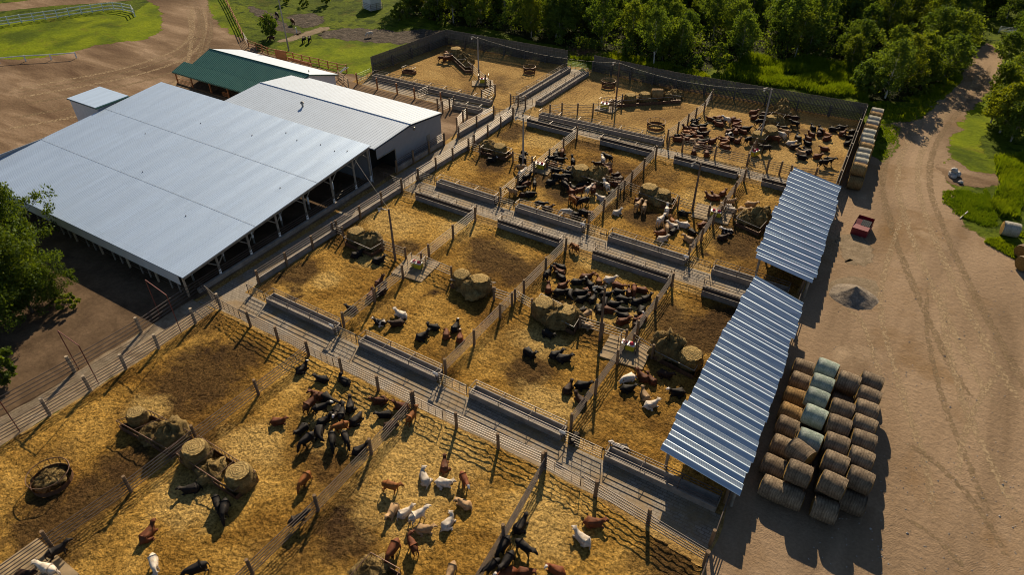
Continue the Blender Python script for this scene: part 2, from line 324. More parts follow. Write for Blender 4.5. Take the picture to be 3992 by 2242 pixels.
# pasture
zone('gravel_path', px(1, 0, (230, 412), (430, 345), (640, 280), (720, 275), (700, 300), (500, 355), (330, 402)), .006, MT['gravel'], .5, .5, soft=1.2)
zone('mud_bank', px(1, 0, (610, 355), (720, 315), (900, 290), (1100, 290), (1400, 320), (1650, 305), (1850, 308), (1880, 330), (1600, 400), (1350, 432), (1150, 412), (900, 385), (700, 370)), .006, MT['mud'], 1.2, .5, soft=1.5)
zone('mud_bank', px(1, 0, (340, 170), (500, 140), (640, 165), (680, 210), (560, 265), (440, 265), (380, 215)), .006, MT['mud'], 1.2, .5, soft=1.5)
zone('ditch', px(1, 0, (-60, 60), (60, 110), (180, 170), (280, 250), (420, 320), (400, 340), (230, 290), (100, 200), (-60, 110)), .006, MT['mud'], .8, .5, soft=1.2)
zone('fresh_grass', px(1, 0, (300, 470), (620, 410), (900, 400), (1350, 440), (1480, 440), (1150, 570), (1165, 690), (960, 720), (600, 610), (330, 540)), .005, MT['lawn'], 1.0, .6, soft=4)
zone('verge', [G(p) for p in (F(2502, 112), F(2520, 150), F(2520, 180), F(2560, 170), F(2540, 120))], .006, MT['lawn'], .6, .5, soft=1.8)
zone('verge', [G(p) for p in (F(2486, 240), F(2440, 290), F(2395, 340), F(2370, 390), F(2366, 420), F(2440, 440), F(2500, 460), F(2540, 420), F(2470, 400), F(2450, 350), F(2490, 290))], .006, MT['lawn'], .6, .5, soft=1.8)
zone('dirt_spot', [G(p) for p in (F(2372, 420), F(2400, 405), F(2440, 435), F(2500, 440), F(2520, 460), F(2470, 470), F(2400, 460))], .010, MT['dirt_left'], .6, .4, soft=1.2)
# ================================================================ buildings
def roof_metal(name, base, rib=.3, ribaxis='X', rough=.42, metal=.75, strength=.25, dist=.03):
    m, t, b = nmat(name); v = pos(t)
    br = N(t, 'ShaderNodeTexBrick', Scale=1.0); br.offset = .0; br.inputs['Mortar Size'].default_value = .004; br.inputs['Brick Width'].default_value = .92; br.inputs['Row Height'].default_value = 8.2
    l = tuple(c*1.03 for c in base); d = tuple(c*.96 for c in base)
    br.inputs['Color1'].default_value = (*l, 1); br.inputs['Color2'].default_value = (*d, 1); br.inputs['Mortar'].default_value = (*[c*.6 for c in base], 1)
    t.links.new(v, br.inputs['Vector'])
    n = noi(t, pos(t, (1.6, .22, 1)), .8, 6, .65); c = mix(t, 1, br.outputs[0], ramp(t, n, [(.3, G3(.95)), (.7, G3(1.04))]), 'MULTIPLY')
    w = N(t, 'ShaderNodeTexWave', Scale=1/rib/2 if False else 6.2832/rib/20*1.0); w.bands_direction = ribaxis; t.links.new(v, w.inputs['Vector'])
    w.inputs['Detail'].default_value = 0
    t.links.new(c, b.inputs['Base Color']); b.inputs['Roughness'].default_value = rough; b.inputs['Metallic'].default_value = metal
    bump(t, w.outputs['Fac'], strength, dist, b); return m
MT['barn_roof'] = roof_metal('barn_roof_metal', (.45, .565, .72), .3, rough=.45, metal=.5)
MT['white_roof'] = plain('white_roof_metal', (.32, .40, .52), .6, .0, .05, .6)
MT['green_roof'] = roof_metal('green_roof_metal', (.055, .165, .125), .3, 'X', .45, .1, .3)
MT['green_trim'] = plain('green_trim', (.02, .085, .06), .5, 0, .1, 1)
MT['grey_siding'] = roof_metal('grey_siding', (.22, .235, .265), .3, 'Y', .6, .1, .3)
MT['seam'] = plain('seam', (.22, .26, .31), .6, .2, .2, 2)
MT['fascia'] = roof_metal('white_fascia', (.62, .63, .63), .3, 'X', .6, .1, .3)
MT['barn_post'] = plain('barn_timber', (.20, .18, .15), .85, 0, .3, 2)
MT['band'] = plain('white_band', (.75, .76, .76), .6, 0, .1, 2)
# ---- the big open barn
BX0, BX1, BY0, BY1, BZ0, BZ1 = -108.2, -62.5, 32.0, 63.7, 2.9, 5.62
def bz(y): return BZ0+(BZ1-BZ0)*(y-BY0)/(BY1-BY0)
barn = thing('cattle_barn', (-85, 48, 0), 0, 'huge open sided cattle barn under a flat pale grey metal roof', 'barn')
def part(mb, name, mat, parent, smooth=False):
    o = mb.build(name, mat, parent, smooth); o.matrix_parent_inverse = Matrix.Translation(-parent.location) @ Matrix.Identity(4) if parent.rotation_euler.z == 0 else parent.matrix_world.inverted(); return o
mb = MB(); e = .12
c = [(BX0, BY0, BZ0), (BX1, BY0, BZ0), (BX1, BY1, BZ1), (BX0, BY1, BZ1)]
mb.quad([(x, y, z+e) for x, y, z in c]); mb.quad([(x, y, z) for x, y, z in c][::-1])
for i in range(4):
    a, b = c[i], c[(i+1) % 4]; mb.quad([a, b, (b[0], b[1], b[2]+e), (a[0], a[1], a[2]+e)])
def ribs(m, x0, x1, y0, z0, y1, z1, step, h, w):
    x = x0
    while x < x1-w:
        for a, b, ha, hb in ((0, .3, 0, h), (.3, .7, h, h), (.7, 1, h, 0)): m.quad([(x+a*w, y0, z0+ha+.003), (x+b*w, y0, z0+hb+.003), (x+b*w, y1, z1+hb+.003), (x+a*w, y1, z1+ha+.003)])
        x += step
ribs(mb, BX0+.05, BX1-.05, BY0, BZ0+e, BY1, BZ1+e, .33, .02, .12)
barn_roof = part(mb, 'roof', MT['barn_roof'], barn)
for yy in (42.6, 53.2):
    mb = MB(); mb.box(((BX0+BX1)/2, yy, bz(yy)+e+.035), (BX1-BX0, .035, .01)); part(mb, 'lap_seam', MT['seam'], barn)
mb = MB()                                                      # beam under the open right edge
for i in range(7):
    y0, y1 = BY0+.2+i*4.47, BY0+.2+(i+1)*4.47
    for k in (0,):
        mb.quad([(BX1-.22, y0, bz(y0)-.42), (BX1-.22, y1, bz(y1)-.42), (BX1-.22, y1, bz(y1)-.02), (BX1-.22, y0, bz(y0)-.02)])
        mb.quad([(BX1-.4, y0, bz(y0)-.42), (BX1-.22, y0, bz(y0)-.42), (BX1-.22, y1, bz(y1)-.42), (BX1-.4, y1, bz(y1)-.42)][::-1])
part(mb, 'edge_beam', MT['barn_post'], barn)
mb = MB(); mb.box(((BX0+BX1)/2+5, BY0+.06, BZ0-.62), (BX1-BX0-12, .08, 1.36)); part(mb, 'fascia', MT['fascia'], barn)
mb = MB(); mb.box((BX0+.1, (BY0+BY1)/2, 2.0), (.12, BY1-BY0-.6, 4.0)); part(mb, 'wall', MT['grey_siding'], barn)
mb = MB(); mb.box(((BX0+BX1)/2, BY1-.25, 2.6), (BX1-BX0-.4, .12, 5.2)); part(mb, 'wall', MT['grey_siding'], barn)
for y in (36.7, 41.3, 45.9, 50.7, 55.7, 60.1, 63.2):
    z = bz(y); p = MB(); p.tube((BX1-.35, y, 0), (BX1-.35, y, z-.4), .15, n=8); po = part(p, 'post', MT['barn_post'], barn)
    q = MB(); q.tube((BX1-.35, y, .25), (BX1-.35, y, 1.2), .158, n=8); part(q, 'white_band', MT['band'], barn)
    for s in (-1, 1):
        if y+s*1.3 < BY1: p = MB(); p.tube((BX1-.35, y, z-1.6), (BX1-.35, y+s*1.25, bz(y+s*1.25)-.42), .07, n=5); part(p, 'brace', MT['barn_post'], barn)
for i in range(9):
    x = BX1-.5-i*5.4
    p = MB(); p.tube((x, BY0+.25, 0), (x, BY0+.25, BZ0-.1), .14, n=8); part(p, 'post', MT['pale_post'], barn)
    for k in (1.5, 3.0):
        p = MB(); p.tube((x-k, BY0+.3, 0), (x-k, BY0+.3, 1.5), .11, n=6); part(p, 'stub_post', MT['barn_post'], barn)
p = MB()
for zz in (.5, .9, 1.3): p.tube((BX0+1, BY0+.3, zz), (BX1-.5, BY0+.3, zz), .04, n=5)
part(p, 'pipe_rail', MT['steel'], barn)
p = MB(); p.box((BX1-.1, 48, .3), (.35, 29.5, .6)); part(p, 'kerb_wall', MT['concrete'], barn)
p = MB()
for zz in (.95, 1.25, 1.55): p.tube((BX1-.2, 33, zz), (BX1-.2, 63, zz), .04, n=5)
part(p, 'pipe_rail', MT['steel'], barn)
for y in (34.5, 39, 43.6, 48.3, 53.2, 57.9):
    p = MB(); p.tube((BX1-2.6, y, 0), (BX1-2.6, y, 1.9), .13, n=6); part(p, 'stub_post', MT['barn_post'], barn)
    p = MB(); p.tube((BX1-2.6, y, .9), (BX1-2.6, y, 1.92), .137, n=6); part(p, 'white_band', MT['band'], barn)
p = MB()
for x in (-74, -84, -94, -104):
    for y in (36, 45, 54): p.tube((x, y, 0), (x, y, bz(y)), .15, n=6)
part(p, 'inner_posts', MT['barn_post'], barn)
p = MB()
for x, y in ((-66, 60.2), (-69, 60.6), (-64.4, 61), (-73, 60), (-76, 60.8), (-80, 58), (-90, 57), (-95, 51), (-66, 50), (-72, 40), (-86, 44)): p.tube((x, y, bz(y)+e), (x, y, bz(y)+e+.1), .07, n=6)
part(p, 'roof_vent_caps', MT['steel'], barn)
lt = MB(); c = [(-108, 27.6, 2.05), (-96.6, 27.6, 2.05), (-96.6, 32.05, 2.75), (-108, 32.05, 2.75)]
lt.quad(c); lt.quad([(x, y, z-.1) for x, y, z in c][::-1]); lt.box((-102.3, 27.7, 1.0), (11.2, .1, 1.9)); lt.box((-96.7, 29.9, 1.0), (.1, 4.2, 2.0)); part(lt, 'lean_to', MT['white_wall'], barn)
# ---- white gabled shed against the barn
sh = thing('white_shed', (-78.5, 72.4, 0), 0, 'long white metal shed with ribbed gable roof behind the big barn', 'shed')
AX0, AX1 = -94.4, -62.5; yw, yr, ye = 64.3, 72.5, 80.2; zw, zr, ze = 4.9, 5.45, 4.45
def ribbed(y0, z0, y1, z1, step, name):
    m = MB(); n = 0
    m.quad([(AX0, y0, z0), (AX1, y0, z0), (AX1, y1, z1), (AX0, y1, z1)] if y1 > y0 else [(AX0, y1, z1), (AX1, y1, z1), (AX1, y0, z0), (AX0, y0, z0)])
    m.quad([(AX0, y0, z0-.12), (AX1, y0, z0-.12), (AX1, y1, z1-.12), (AX0, y1, z1-.12)][::-1])
    x = AX0+.05
    while x < AX1:
        for dx0, dx1 in ((0, .045), (.045, .13), (.13, .175)):
            za = .028 if dx0 > 0 else 0; zb = .028 if dx1 < .17 else 0
            m.quad([(x+dx0, y0, z0+za+.002), (x+dx1, y0, z0+zb+.002), (x+dx1, y1, z1+zb+.002), (x+dx0, y1, z1+za+.002)])
        x += step
    return part(m, name, MT['white_roof'], sh)
ribbed(yw, zw, yr-.01, zr, .56, 'roof_slope'); ribbed(yr+.01, zr, ye, ze, .56, 'roof_slope')
m = MB(); m.tube((AX0, yr, zr+.03), (AX1, yr, zr+.03), .1, n=6); part(m, 'ridge_cap', MT['white_roof'], sh)
x = AX1-.12; m = MB()                                         # gable wall with a cut door
d0, d1, dz = 64.7, 68.6, 3.1
m.quad([(x, d1, 0), (x, 79.9, 0), (x, 79.9, ze-.12), (x, yr, zr-.14), (x, d1, zw+(zr-zw)*(d1-yw)/(yr-yw)-.14)])
m.quad([(x, d0, dz), (x, d1, dz), (x, d1, zw+(zr-zw)*(d1-yw)/(yr-yw)-.14), (x, d0, zw-.1)])
part(m, 'gable_wall', MT['grey_siding'], sh)
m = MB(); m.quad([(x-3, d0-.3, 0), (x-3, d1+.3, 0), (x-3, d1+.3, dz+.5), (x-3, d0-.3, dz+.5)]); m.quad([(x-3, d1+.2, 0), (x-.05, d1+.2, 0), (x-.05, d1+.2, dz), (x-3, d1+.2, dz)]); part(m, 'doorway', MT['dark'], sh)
m = MB(); m.box((x+.03, d1+.06, dz/2), (.1, .12, dz)); m.box((x+.03, (d0+d1)/2, dz+.06), (.1, d1-d0, .12)); part(m, 'door_frame', MT['barn_post'], sh)
m = MB(); m.box(((AX0+AX1)/2, ye-.3, ze/2-.06), (AX1-AX0-.3, .1, ze-.25)); part(m, 'wall', MT['grey_siding'], sh)
m = MB(); m.box((AX0+.12, (yw+ye)/2, 2.1), (.1, ye-yw-.8, 4.2)); part(m, 'wall', MT['white_wall'], sh)
m = MB(); m.tube((x+.03, yr-.6, zr-.15), (x+.03, yr+.0, zr+.0), .05)
m.quad([(x+.04, yw, zw-.28), (x+.04, yr, zr-.3), (x+.04, yr, zr+.02), (x+.04, yw, zw+.02)]); m.quad([(x+.04, yr, zr-.3), (x+.04, ye, ze-.28), (x+.04, ye, ze+.02), (x+.04, yr, zr+.02)]); part(m, 'verge_trim', MT['dark'], sh)
m = MB(); m.box((x+.02, 76.5, 1.75), (.06, .8, .9)); part(m, 'hatch', MT['barn_post'], sh)
v0 = Vector((-81.3, 69.3, zw+(zr-zw)*.6)); m = MB(); m.tube(v0, v0+Vector((0, 0, .5)), .15, n=10); m.tube(v0+Vector((0, 0, .5)), v0+Vector((0, 0, .7)), .25, .32, n=10); m.tube(v0+Vector((0, 0, .7)), v0+Vector((0, 0, .9)), .32, .1, n=10)
part(m, 'roof_ventilator', MT['galv'], sh)
m = MB(); m.tube((x, yr+.1, zr-.5), (x+.7, yr+.1, zr-.3), .04); m.tube((x+.6, yr+.1, zr-.75), (x+.75, yr+.1, zr-.3), .2, .1, n=8); lamp_part = part(m, 'lamp', MT['galv'], sh)
# ---- green roofed office with porch
gb = thing('green_roofed_house', (-105, 80, 0), 0, 'low white house with green metal roof and timber porch', 'house')
GX0, GX1 = -117.0, -91.2; gr, gz = 80.4, 4.85
m = MB()
def slab(m, pts, e=.1):
    a = [Vector(p) for p in pts]
    if (a[1]-a[0]).cross(a[2]-a[0]).z < 0: a = a[::-1]
    m.quad([p+Vector((0, 0, e)) for p in a]); m.quad(a[::-1]); k = len(a)
    for i in range(k): p, q = a[i], a[(i+1) % k]; m.quad([p, q, q+Vector((0, 0, e)), p+Vector((0, 0, e))])
slab(m, [(GX0, 76, 3.3), (GX1, 76, 3.3), (GX1, gr, gz), (GX0, gr, gz)]); ribs(m, GX0, GX1, 76, 3.4, gr, gz+.1, .42, .05, .14); part(m, 'roof', MT['green_roof'], gb)
m = MB(); slab(m, [(GX0-2.4, 73, 2.3), (GX1, 73, 2.3), (GX1, 76, 3.29), (GX0-2.4, 76, 3.29)]); ribs(m, GX0-2.4, GX1, 73, 2.4, 76, 3.39, .42, .05, .14); part(m, 'porch_roof', MT['green_roof'], gb)
m = MB(); slab(m, [(GX0, gr+.01, gz), (GX1, gr+.01, gz), (GX1, 87.2, 2.75), (GX0, 87.2, 2.75)]); part(m, 'roof', MT['white_roof'], gb)
m = MB(); m.tube((GX0, gr, gz+.1), (GX1, gr, gz+.1), .12, n=6)
for a, b in (((GX1+.03, gr, gz-.02), (GX1+.03, 87.2, 2.7)), ((GX1+.03, 73, 2.25), (GX1+.03, 76, 3.25)), ((GX1+.03, 76, 3.25), (GX1+.03, gr, gz-.02)), ((GX0-2.4, 72.97, 2.28), (GX1, 72.97, 2.28)), ((GX0-2.4, 73, 2.28), (GX0-2.4, 76, 3.28))): m.tube(a, b, .1, n=4)
part(m, 'trim', MT['green_trim'], gb)
m = MB(); m.box(((GX0+GX1)/2, 76.3, 1.6), (GX1-GX0-.6, .15, 3.2)); m.box(((GX0+GX1)/2, 86.6, 1.3), (GX1-GX0-.6, .15, 2.6))
for x in (GX0+.35, GX1-.35): m.quad([(x, 76.3, 0), (x, 86.6, 0), (x, 86.6, 2.85), (x, gr, gz-.1), (x, 76.3, 3.3)])
part(m, 'wall', MT['white_wall'], gb)
m = MB(); m.box(((GX0+GX1)/2-1.2, 74.7, .12), (GX1-GX0+2.4, 3.0, .24)); part(m, 'porch_deck', MT['dark_dirt'], gb)
for x in (-119, -114.7, -109.6, -104.8, -100.5):
    m = MB(); m.box((x, 73.3, 1.25), (.2, .2, 2.2)); part(m, 'porch_post', MT['cedar'], gb)
for x0, x1 in ((-119, -114.7), (-106.5, -104.8)):
    m = MB(); m.tube((x0, 73.3, 1.15), (x1, 73.3, 1.15), .05, n=4); m.tube((x0, 73.3, .45), (x1, 73.3, .45), .05, n=4)
    for i in range(12): xx = x0+(x1-x0)*i/11; m.tube((xx, 73.3, .45), (xx, 73.3, 1.15), .03, n=4)
    part(m, 'railing', MT['cedar'], gb)
for x in (-112, -107, -102):
    m = MB(); m.box((x, 76.2, 1.6), (1.4, .1, 1.1)); part(m, 'window', MT['dark'], gb)
m = MB(); m.tube((-93.5, 82.6, 4.0), (-93.5, 82.6, 4.6), .09); part(m, 'flue', MT['steel'], gb)
# ---- annex block beyond the barn
ax = thing('white_annex', (-112.5, 55, 0), 0, 'small white flat roofed annex on the far side of the barn', 'annex')
m = MB(); slab(m, [(-116.6, 52.2, 5.0), (-108.5, 52.0, 5.25), (-108.5, 57.7, 5.25), (-116.8, 58.0, 5.0)], .12); part(m, 'roof', MT['barn_roof'], ax)
m = MB(); m.box((-112.6, 55, 2.5), (7.6, 5.2, 4.9)); part(m, 'wall', MT['white_wall'], ax)
m = MB(); m.tube((-108.45, 51.95, 5.2), (-108.45, 57.75, 5.2), .13, n=4); m.tube((-116.7, 52.15, 4.98), (-108.5, 51.95, 5.2), .05, n=4); part(m, 'gutter', MT['green_trim'], ax)
# ---- white hut in the pasture
h0, h1, h2 = GT(1, 0, 1083, 92), GT(1, 0, 1150, 112), GT(1, 0, 1266, 85)
w = (h2-h1).length; d = (h0-h1).length+1.2; rz = math.atan2((h2-h1).y, (h2-h1).x)
hut = thing('pasture_hut', (h1+h2)/2+Vector((-math.sin(rz), math.cos(rz), 0))*d/2, rz, 'small white hut ringed by a pipe rail in the far pasture', 'hut')
m = MB(); m.box((0, 0, 1.5), (w-.3, d-.3, 3)); m.build('wall', MT['white_wall'], hut)
m = MB(); slab(m, [(-w/2, -d/2, 3), (w/2, -d/2, 3), (w/2, 0, 3.9), (-w/2, 0, 3.9)]); slab(m, [(-w/2, .01, 3.9), (w/2, .01, 3.9), (w/2, d/2, 3), (-w/2, d/2, 3)]); m.build('roof', MT['white_roof'], hut)
m = MB()
for zz in (.3, .7, 1.1, 1.5):
    for a, b in (((-w/2, -d/2), (w/2, -d/2)), ((w/2, -d/2), (w/2, d/2)), ((-w/2, -d/2), (-w/2, d/2))): m.tube((*a, zz), (*b, zz), .04, n=4)
for p in ((-w/2, -d/2), (w/2, -d/2), (0, -d/2), (w/2, d/2), (-w/2, d/2)): m.tube((*p, 0), (*p, 1.6), .07, n=5)
m.build('pipe_rail', MT['galv'], hut)
# ================================================================ fences, gates, bunks
X1, X2, X3 = -44.3, -30.9, -17.1
def XR(y): return -2.4-(y-30.9)*.0439
def fence(name, pts, label, group='pipe fences of the pens', nrail=5, posts=None, top=1.72, bottom=.42, step=4.4, hp=2.1, rp=.15, pm='post', rm='steel', cat='fence', rr=.044, wob=True, end=True):
    """pts: polyline of the fence on the ground; posts every `step` metres (or at the given points)"""
    a = Vector((pts[0][0], pts[0][1], 0)); t = thing(name, a, 0, label, cat, group)
    P = [Vector((p[0], p[1], 0))-a for p in pts]
    pp = []
    if posts is not None: pp = [Vector((p[0], p[1], 0))-a for p in posts]
    else:
        for i, (p, q) in enumerate(zip(P[:-1], P[1:])):
            n = max(1, round((q-p).length/step))
            for k in range(n): pp.append(p.lerp(q, k/n))
        if end: pp.append(P[-1])
    for p in pp:
        m = MB(); h = hp+random.uniform(-.08, .1); lean = Vector((random.uniform(-.04, .04), random.uniform(-.04, .04), h))
        m.tube(p, p+lean, rp, rp*.95, n=8); m.build('post', MT[pm], t)
    for k in range(nrail):
        z = bottom+(top-bottom)*k/(nrail-1) if nrail > 1 else top; m = MB()
        for p, q in zip(P[:-1], P[1:]):
            d = (q-p); n = max(1, round(d.length/6)); nrm = Vector((-d.y, d.x, 0)).normalized()*rp*.9; last = None
            for j in range(n+1):
                c = p.lerp(q, j/n)+nrm+Vector((0, 0, z+(random.uniform(-.03, .03) if wob else 0)))
                if last is not None: m.tube(last, c, rr, n=6, cap=False)
                last = c
        m.build('rail', MT[rm], t)
    return t
def gate(p, q, label, h=1.55, nrail=5, mat='steel', stile=4, group='pipe gates of the pens', z0=.35):
    p = Vector((p[0], p[1], 0)); q = Vector((q[0], q[1], 0)); t = thing('pipe_gate', p, 0, label, 'gate', group); d = q-p; L = d.length; u = d/L
    f = MB(); f.path([Vector((0, 0, z0)), Vector((0, 0, h)), d+Vector((0, 0, h)), d+Vector((0, 0, z0)), Vector((0, 0, z0))], .04); f.build('frame', MT[mat], t)
    for k in range(1, nrail-1):
        z = z0+(h-z0)*k/(nrail-1); m = MB(); m.tube((0, 0, z), d+Vector((0, 0, z)), .028, n=5); m.build('rail', MT[mat], t)
    for k in range(1, stile): m = MB(); c = d*(k/stile); m.tube(c+Vector((0, 0, z0)), c+Vector((0, 0, h)), .022, n=4); m.build('stile', MT[mat], t)
    return t
def plate(p, lab):
    """small white number plate wired to a gate end"""
    m = MB(); m.box((p[0], p[1], 1.45), (.62, .03, .34)); o = m.build('number_plate', MT['band']); tag(o, lab, 'plate', 'white plates on the gate ends'); return o
MT['belt'] = plain('dark_belting', (.035, .024, .019), .8, 0, .3, 2)
def bunk(p, q, label, width=1.3, board=False, group='concrete feed bunks along the alleys'):
    """p,q: ends of the near bottom edge; trough extends to the left of p->q"""
    p = Vector((p[0], p[1], 0)); q = Vector((q[0], q[1], 0)); d = q-p; L = d.length; rz = math.atan2(d.y, d.x)
    t = thing('feed_bunk', p, rz, label, 'feed bunk', group)
    m = MB(); w = width
    prof = [(0, 0), (.0, .72), (.13, .72), (.22, .28), (w-.22, .28), (w-.13, .66), (w, .66), (w, 0)]
    for (y0, z0), (y1, z1) in zip(prof[:-1], prof[1:]): m.quad([(0, y0, z0), (L, y0, z0), (L, y1, z1), (0, y1, z1)])
    for x, dx in ((0, .12), (L, -.12)):
        m.quad([(x, y, z) for y, z in (prof if dx > 0 else prof[::-1])]); m.box((x+dx/2, w/2, .48), (abs(dx), w-.2, .42))
    m.build('trough', MT['concrete'], t)
    for y in (.06, w-.06):
        for z in ((.98, 1.32) if y < .5 else (1.0, 1.34)):
            r = MB(); r.tube((0, y, z), (L, y, z), .04, n=6); r.build('rail', MT['steel'], t)
    if board: r = MB(); r.box((L/2, .07, .98), (L, .025, .46)); r.build('belt_board', MT['belt'], t)
    n = max(2, round(L/3.4))
    for k in range(n+1):
        x = .04+(L-.08)*k/n; r = MB(); r.path([(x, .06, .5), (x, .06, 1.32), (x, w-.06, 1.34), (x, w-.06, .5)], .035, n=5); r.build('hoop', MT['steel'], t)
    return t
ROW = ['nearest the barn', 'second from the barn', 'third from the barn', 'beside the striped roof']
def bunks(y, xs, side, dy=0):
    for i, (a, b) in enumerate(xs): bunk((a, y), (b, y), board=y in (62.6, 91.4), label=f'feed bunk {side}, {ROW[i]}')
bunks(36.0, [(-54.6, -44.5), (-41.0, -31.1), (-27.2, -17.3), (-13.1, -3.2)], 'on far side of the nearest alley')
bunks(62.6, [(-54.4, -45.3), (-41.0, -32.0), (-27.4, -17.8), (-13.7, -5.2)], 'on near side of the middle alley')
bunks(67.2, [(-54.3, -44.5), (-41.2, -31.2), (-27.5, -17.4), (-14.1, -5.4)], 'on far side of the middle alley')
bunks(91.4, [(-53.7, -45.2), (-40.3, -31.7), (-28.1, -18.6), (-15.0, -7.0)], 'on near side of the back alley')
bunk((-53.5, 95.0), (-31.8, 96.0), 'extra long concrete feed bunk on the far side of the back alley')
bunk((-89.6, 94.2), (-63.4, 94.9), 'long concrete feed bunk below the windbreak behind the white shed')
bunk((-68.3, 90.6), (-63.0, 91.2), 'short concrete feed bunk beside the corner of the white shed')
bunk((-59.5, 117.6), (-60.0, 99.8), 'concrete feed bunk on the left of the sloping lane to the back gate') if 0 else None
bunk((-59.7, 99.8), (-59.2, 117.6), 'concrete feed bunk on the left side of the lane to the green gate')
bunk((-55.6, 99.8), (-55.1, 117.2), 'concrete feed bunk on the right side of the lane to the green gate')
# fences across the pens
fence('pipe_fence', [(-54.4, 32.3), (X1, 32.2)], 'nearest alley fence, left stretch near the barn corner', posts=[(-53, 32.3), (-48.7, 32.2), (X1, 32.2)])
fence('pipe_fence', [(-40.6, 32.2), (X2, 32.3)], 'nearest alley fence, stretch above the pile of black cattle', posts=[(-39.8, 32.2), (-35.1, 32.2), (-31, 32.3)])
fence('pipe_fence', [(-27.2, 32.3), (X3, 32.6)], 'nearest alley fence, stretch above the white cattle', posts=[(-26, 32.3), (-21.5, 32.3), (-17.2, 32.6)])
fence('pipe_fence', [(-13.3, 32.4), (-2.4, 31.2)], 'nearest alley fence, stretch by the striped roof', posts=[(-12.1, 32.4), (-7.4, 32.2), (-2.4, 31.1)], rp=.18)
for a, b, n in (((-58.2, 32.6), (-54.6, 32.4), 'by the barn corner'), ((X1+.2, 32.2), (-40.8, 32.2), 'over the black white faced cow'), ((X2+.2, 32.3), (-27.5, 32.3), 'by the orange cow'), ((X3+.2, 32.6), (-13.5, 32.4), 'over the right hand corner pen')):
    gate(a, b, f'pipe gate in the fence of the nearest alley, {n}')
for y, al in ((36.0, 'nearest alley'), (63.9, 'near side of the middle alley'), (67.2, 'far side of the middle alley'), (92.7, 'near side of the back alley')):
    ends = {36.0: [(-57.4, -54.8), (-44.1, -41.2), (-30.7, -27.4), (-16.9, -13.3)], 63.9: [(-57.3, -54.6), (-45.1, -41.2), (-31.7, -27.6), (-17.5, -13.9)], 67.2: [(-57.3, -54.5), (-44.3, -41.4), (-30.9, -27.7), (-17.1, -14.3)], 92.7: [(-56.8, -53.9), (-45, -40.5), (-31.5, -28.3), (-18.4, -15.2)]}[y]
    for i, (a, b) in enumerate(ends): gate((a, y), (b, y), f'gate beside feed bunks, {al}, {ROW[i]}', z0=.3)
for (x, y), l in zip(((-44.4, 35.85), (-30.9, 35.85), (-17.1, 35.85), (-31.0, 67.05), (-17.3, 67.05)), ('end of the nearest alley bunk by the barn', 'end of the second nearest alley bunk', 'end of the third nearest alley bunk', 'end of the middle alley bunk before the black cattle', 'end of the middle alley bunk below the white cattle')): plate((x, y), 'small white plate on the '+l)
cross = [(X1, 37.4, 62.4, 'between the first and second pens of the second row'), (X2, 37.4, 62.4, 'between the second and third pens of the second row'), (X3, 37.6, 62.4, 'between the third and fourth pens of the second row'),
         (X1, 68.6, 91.3, 'between the first and second pens of the third row'), (X2, 68.6, 91.3, 'between the second and third pens of the third row'), (X3-.3, 68.6, 91.3, 'between the third and fourth pens of the third row')]
for x, y0, y1, l in cross: fence('pipe_fence', [(x, y0), (x, y1)], f'pipe fence {l}', step=5.0)
fence('pipe_fence', [(X1, 32.2), (-44.5, 25.8), (-44.8, 19), (-45.0, 12.6), (-45.7, 6.3), (-46.3, 0), (-47, -7)], 'pipe fence through the long double hay feeder to the bottom left corner', step=6.5)
fence('pipe_fence', [(X2, 32.4), (-30.6, 26), (-30.5, 19.4), (-30.8, 12.9), (-31.2, 6.5), (-31.6, 0), (-32, -7)], 'pipe fence between the cattle pile and the group of white cattle', step=6.5)
fence('pipe_fence', [(X3, 32.9), (-16.4, 25.1), (-16.0, 18), (-15.8, 11)], 'pipe fence beside the black cattle at the bottom of the picture', step=7.2)
fence('pipe_fence', [(-2.4, 31.0), (-2.2, 24), (-2.0, 17)], 'short fence running off the bottom edge under the striped roof', nrail=3, step=7)
LA = [(-58.2, 32.7), (-58.4, 29.5), (-58.3, 24.9), (-58.5, 21.3), (-58.8, 17.7), (-59.1, 13.9), (-59.7, 9.6), (-60.4, 5.0), (-61.2, 0)]
fence('pipe_fence', LA, 'pipe fence with pale posts on the inner side of the lane left of the barn', posts=LA, pm='pale_post', rp=.17, nrail=5)
LB = [(-62.7, 33.0), (-62.2, 25.6), (-62.6, 18.4), (-63.4, 11), (-64.4, 4), (-65.3, -3)]
fence('pipe_fence', LB, 'pipe fence on the outer side of the lane below the trees', posts=LB[1:], pm='pale_post', rp=.17, nrail=4)
gate((-62.5, 33.6), (-59.0, 32.9), 'dark pipe gate across the lane at the corner of the barn')
for k, (l, r_) in enumerate(((GT(0, 2, 790, 825), GT(0, 2, 995, 975)), (GT(0, 2, 1612, 300), GT(0, 2, 1822, 460)), (GT(0, 2, -10, 1290), GT(0, 2, 200, 1450)))):
    t = thing('pipe_arch', l, 0, ('thin rusty pipe arch over the lane in front of the trees', 'thin rusty pipe arch over the lane in the shade of the barn', 'thin rusty pipe arch over the lane cut by the left edge')[k], 'arch', 'rusty arches over the lane')
    d = r_-l; h = 5.1
    for a in (Vector((0, 0, 0)), d): m = MB(); m.tube(a, a+Vector((0, 0, h)), .05); m.build('upright', MT['red_pipe'], t)
    m = MB(); m.tube((0, 0, h), d+Vector((0, 0, h)), .05); m.build('crossbar', MT['red_pipe'], t)
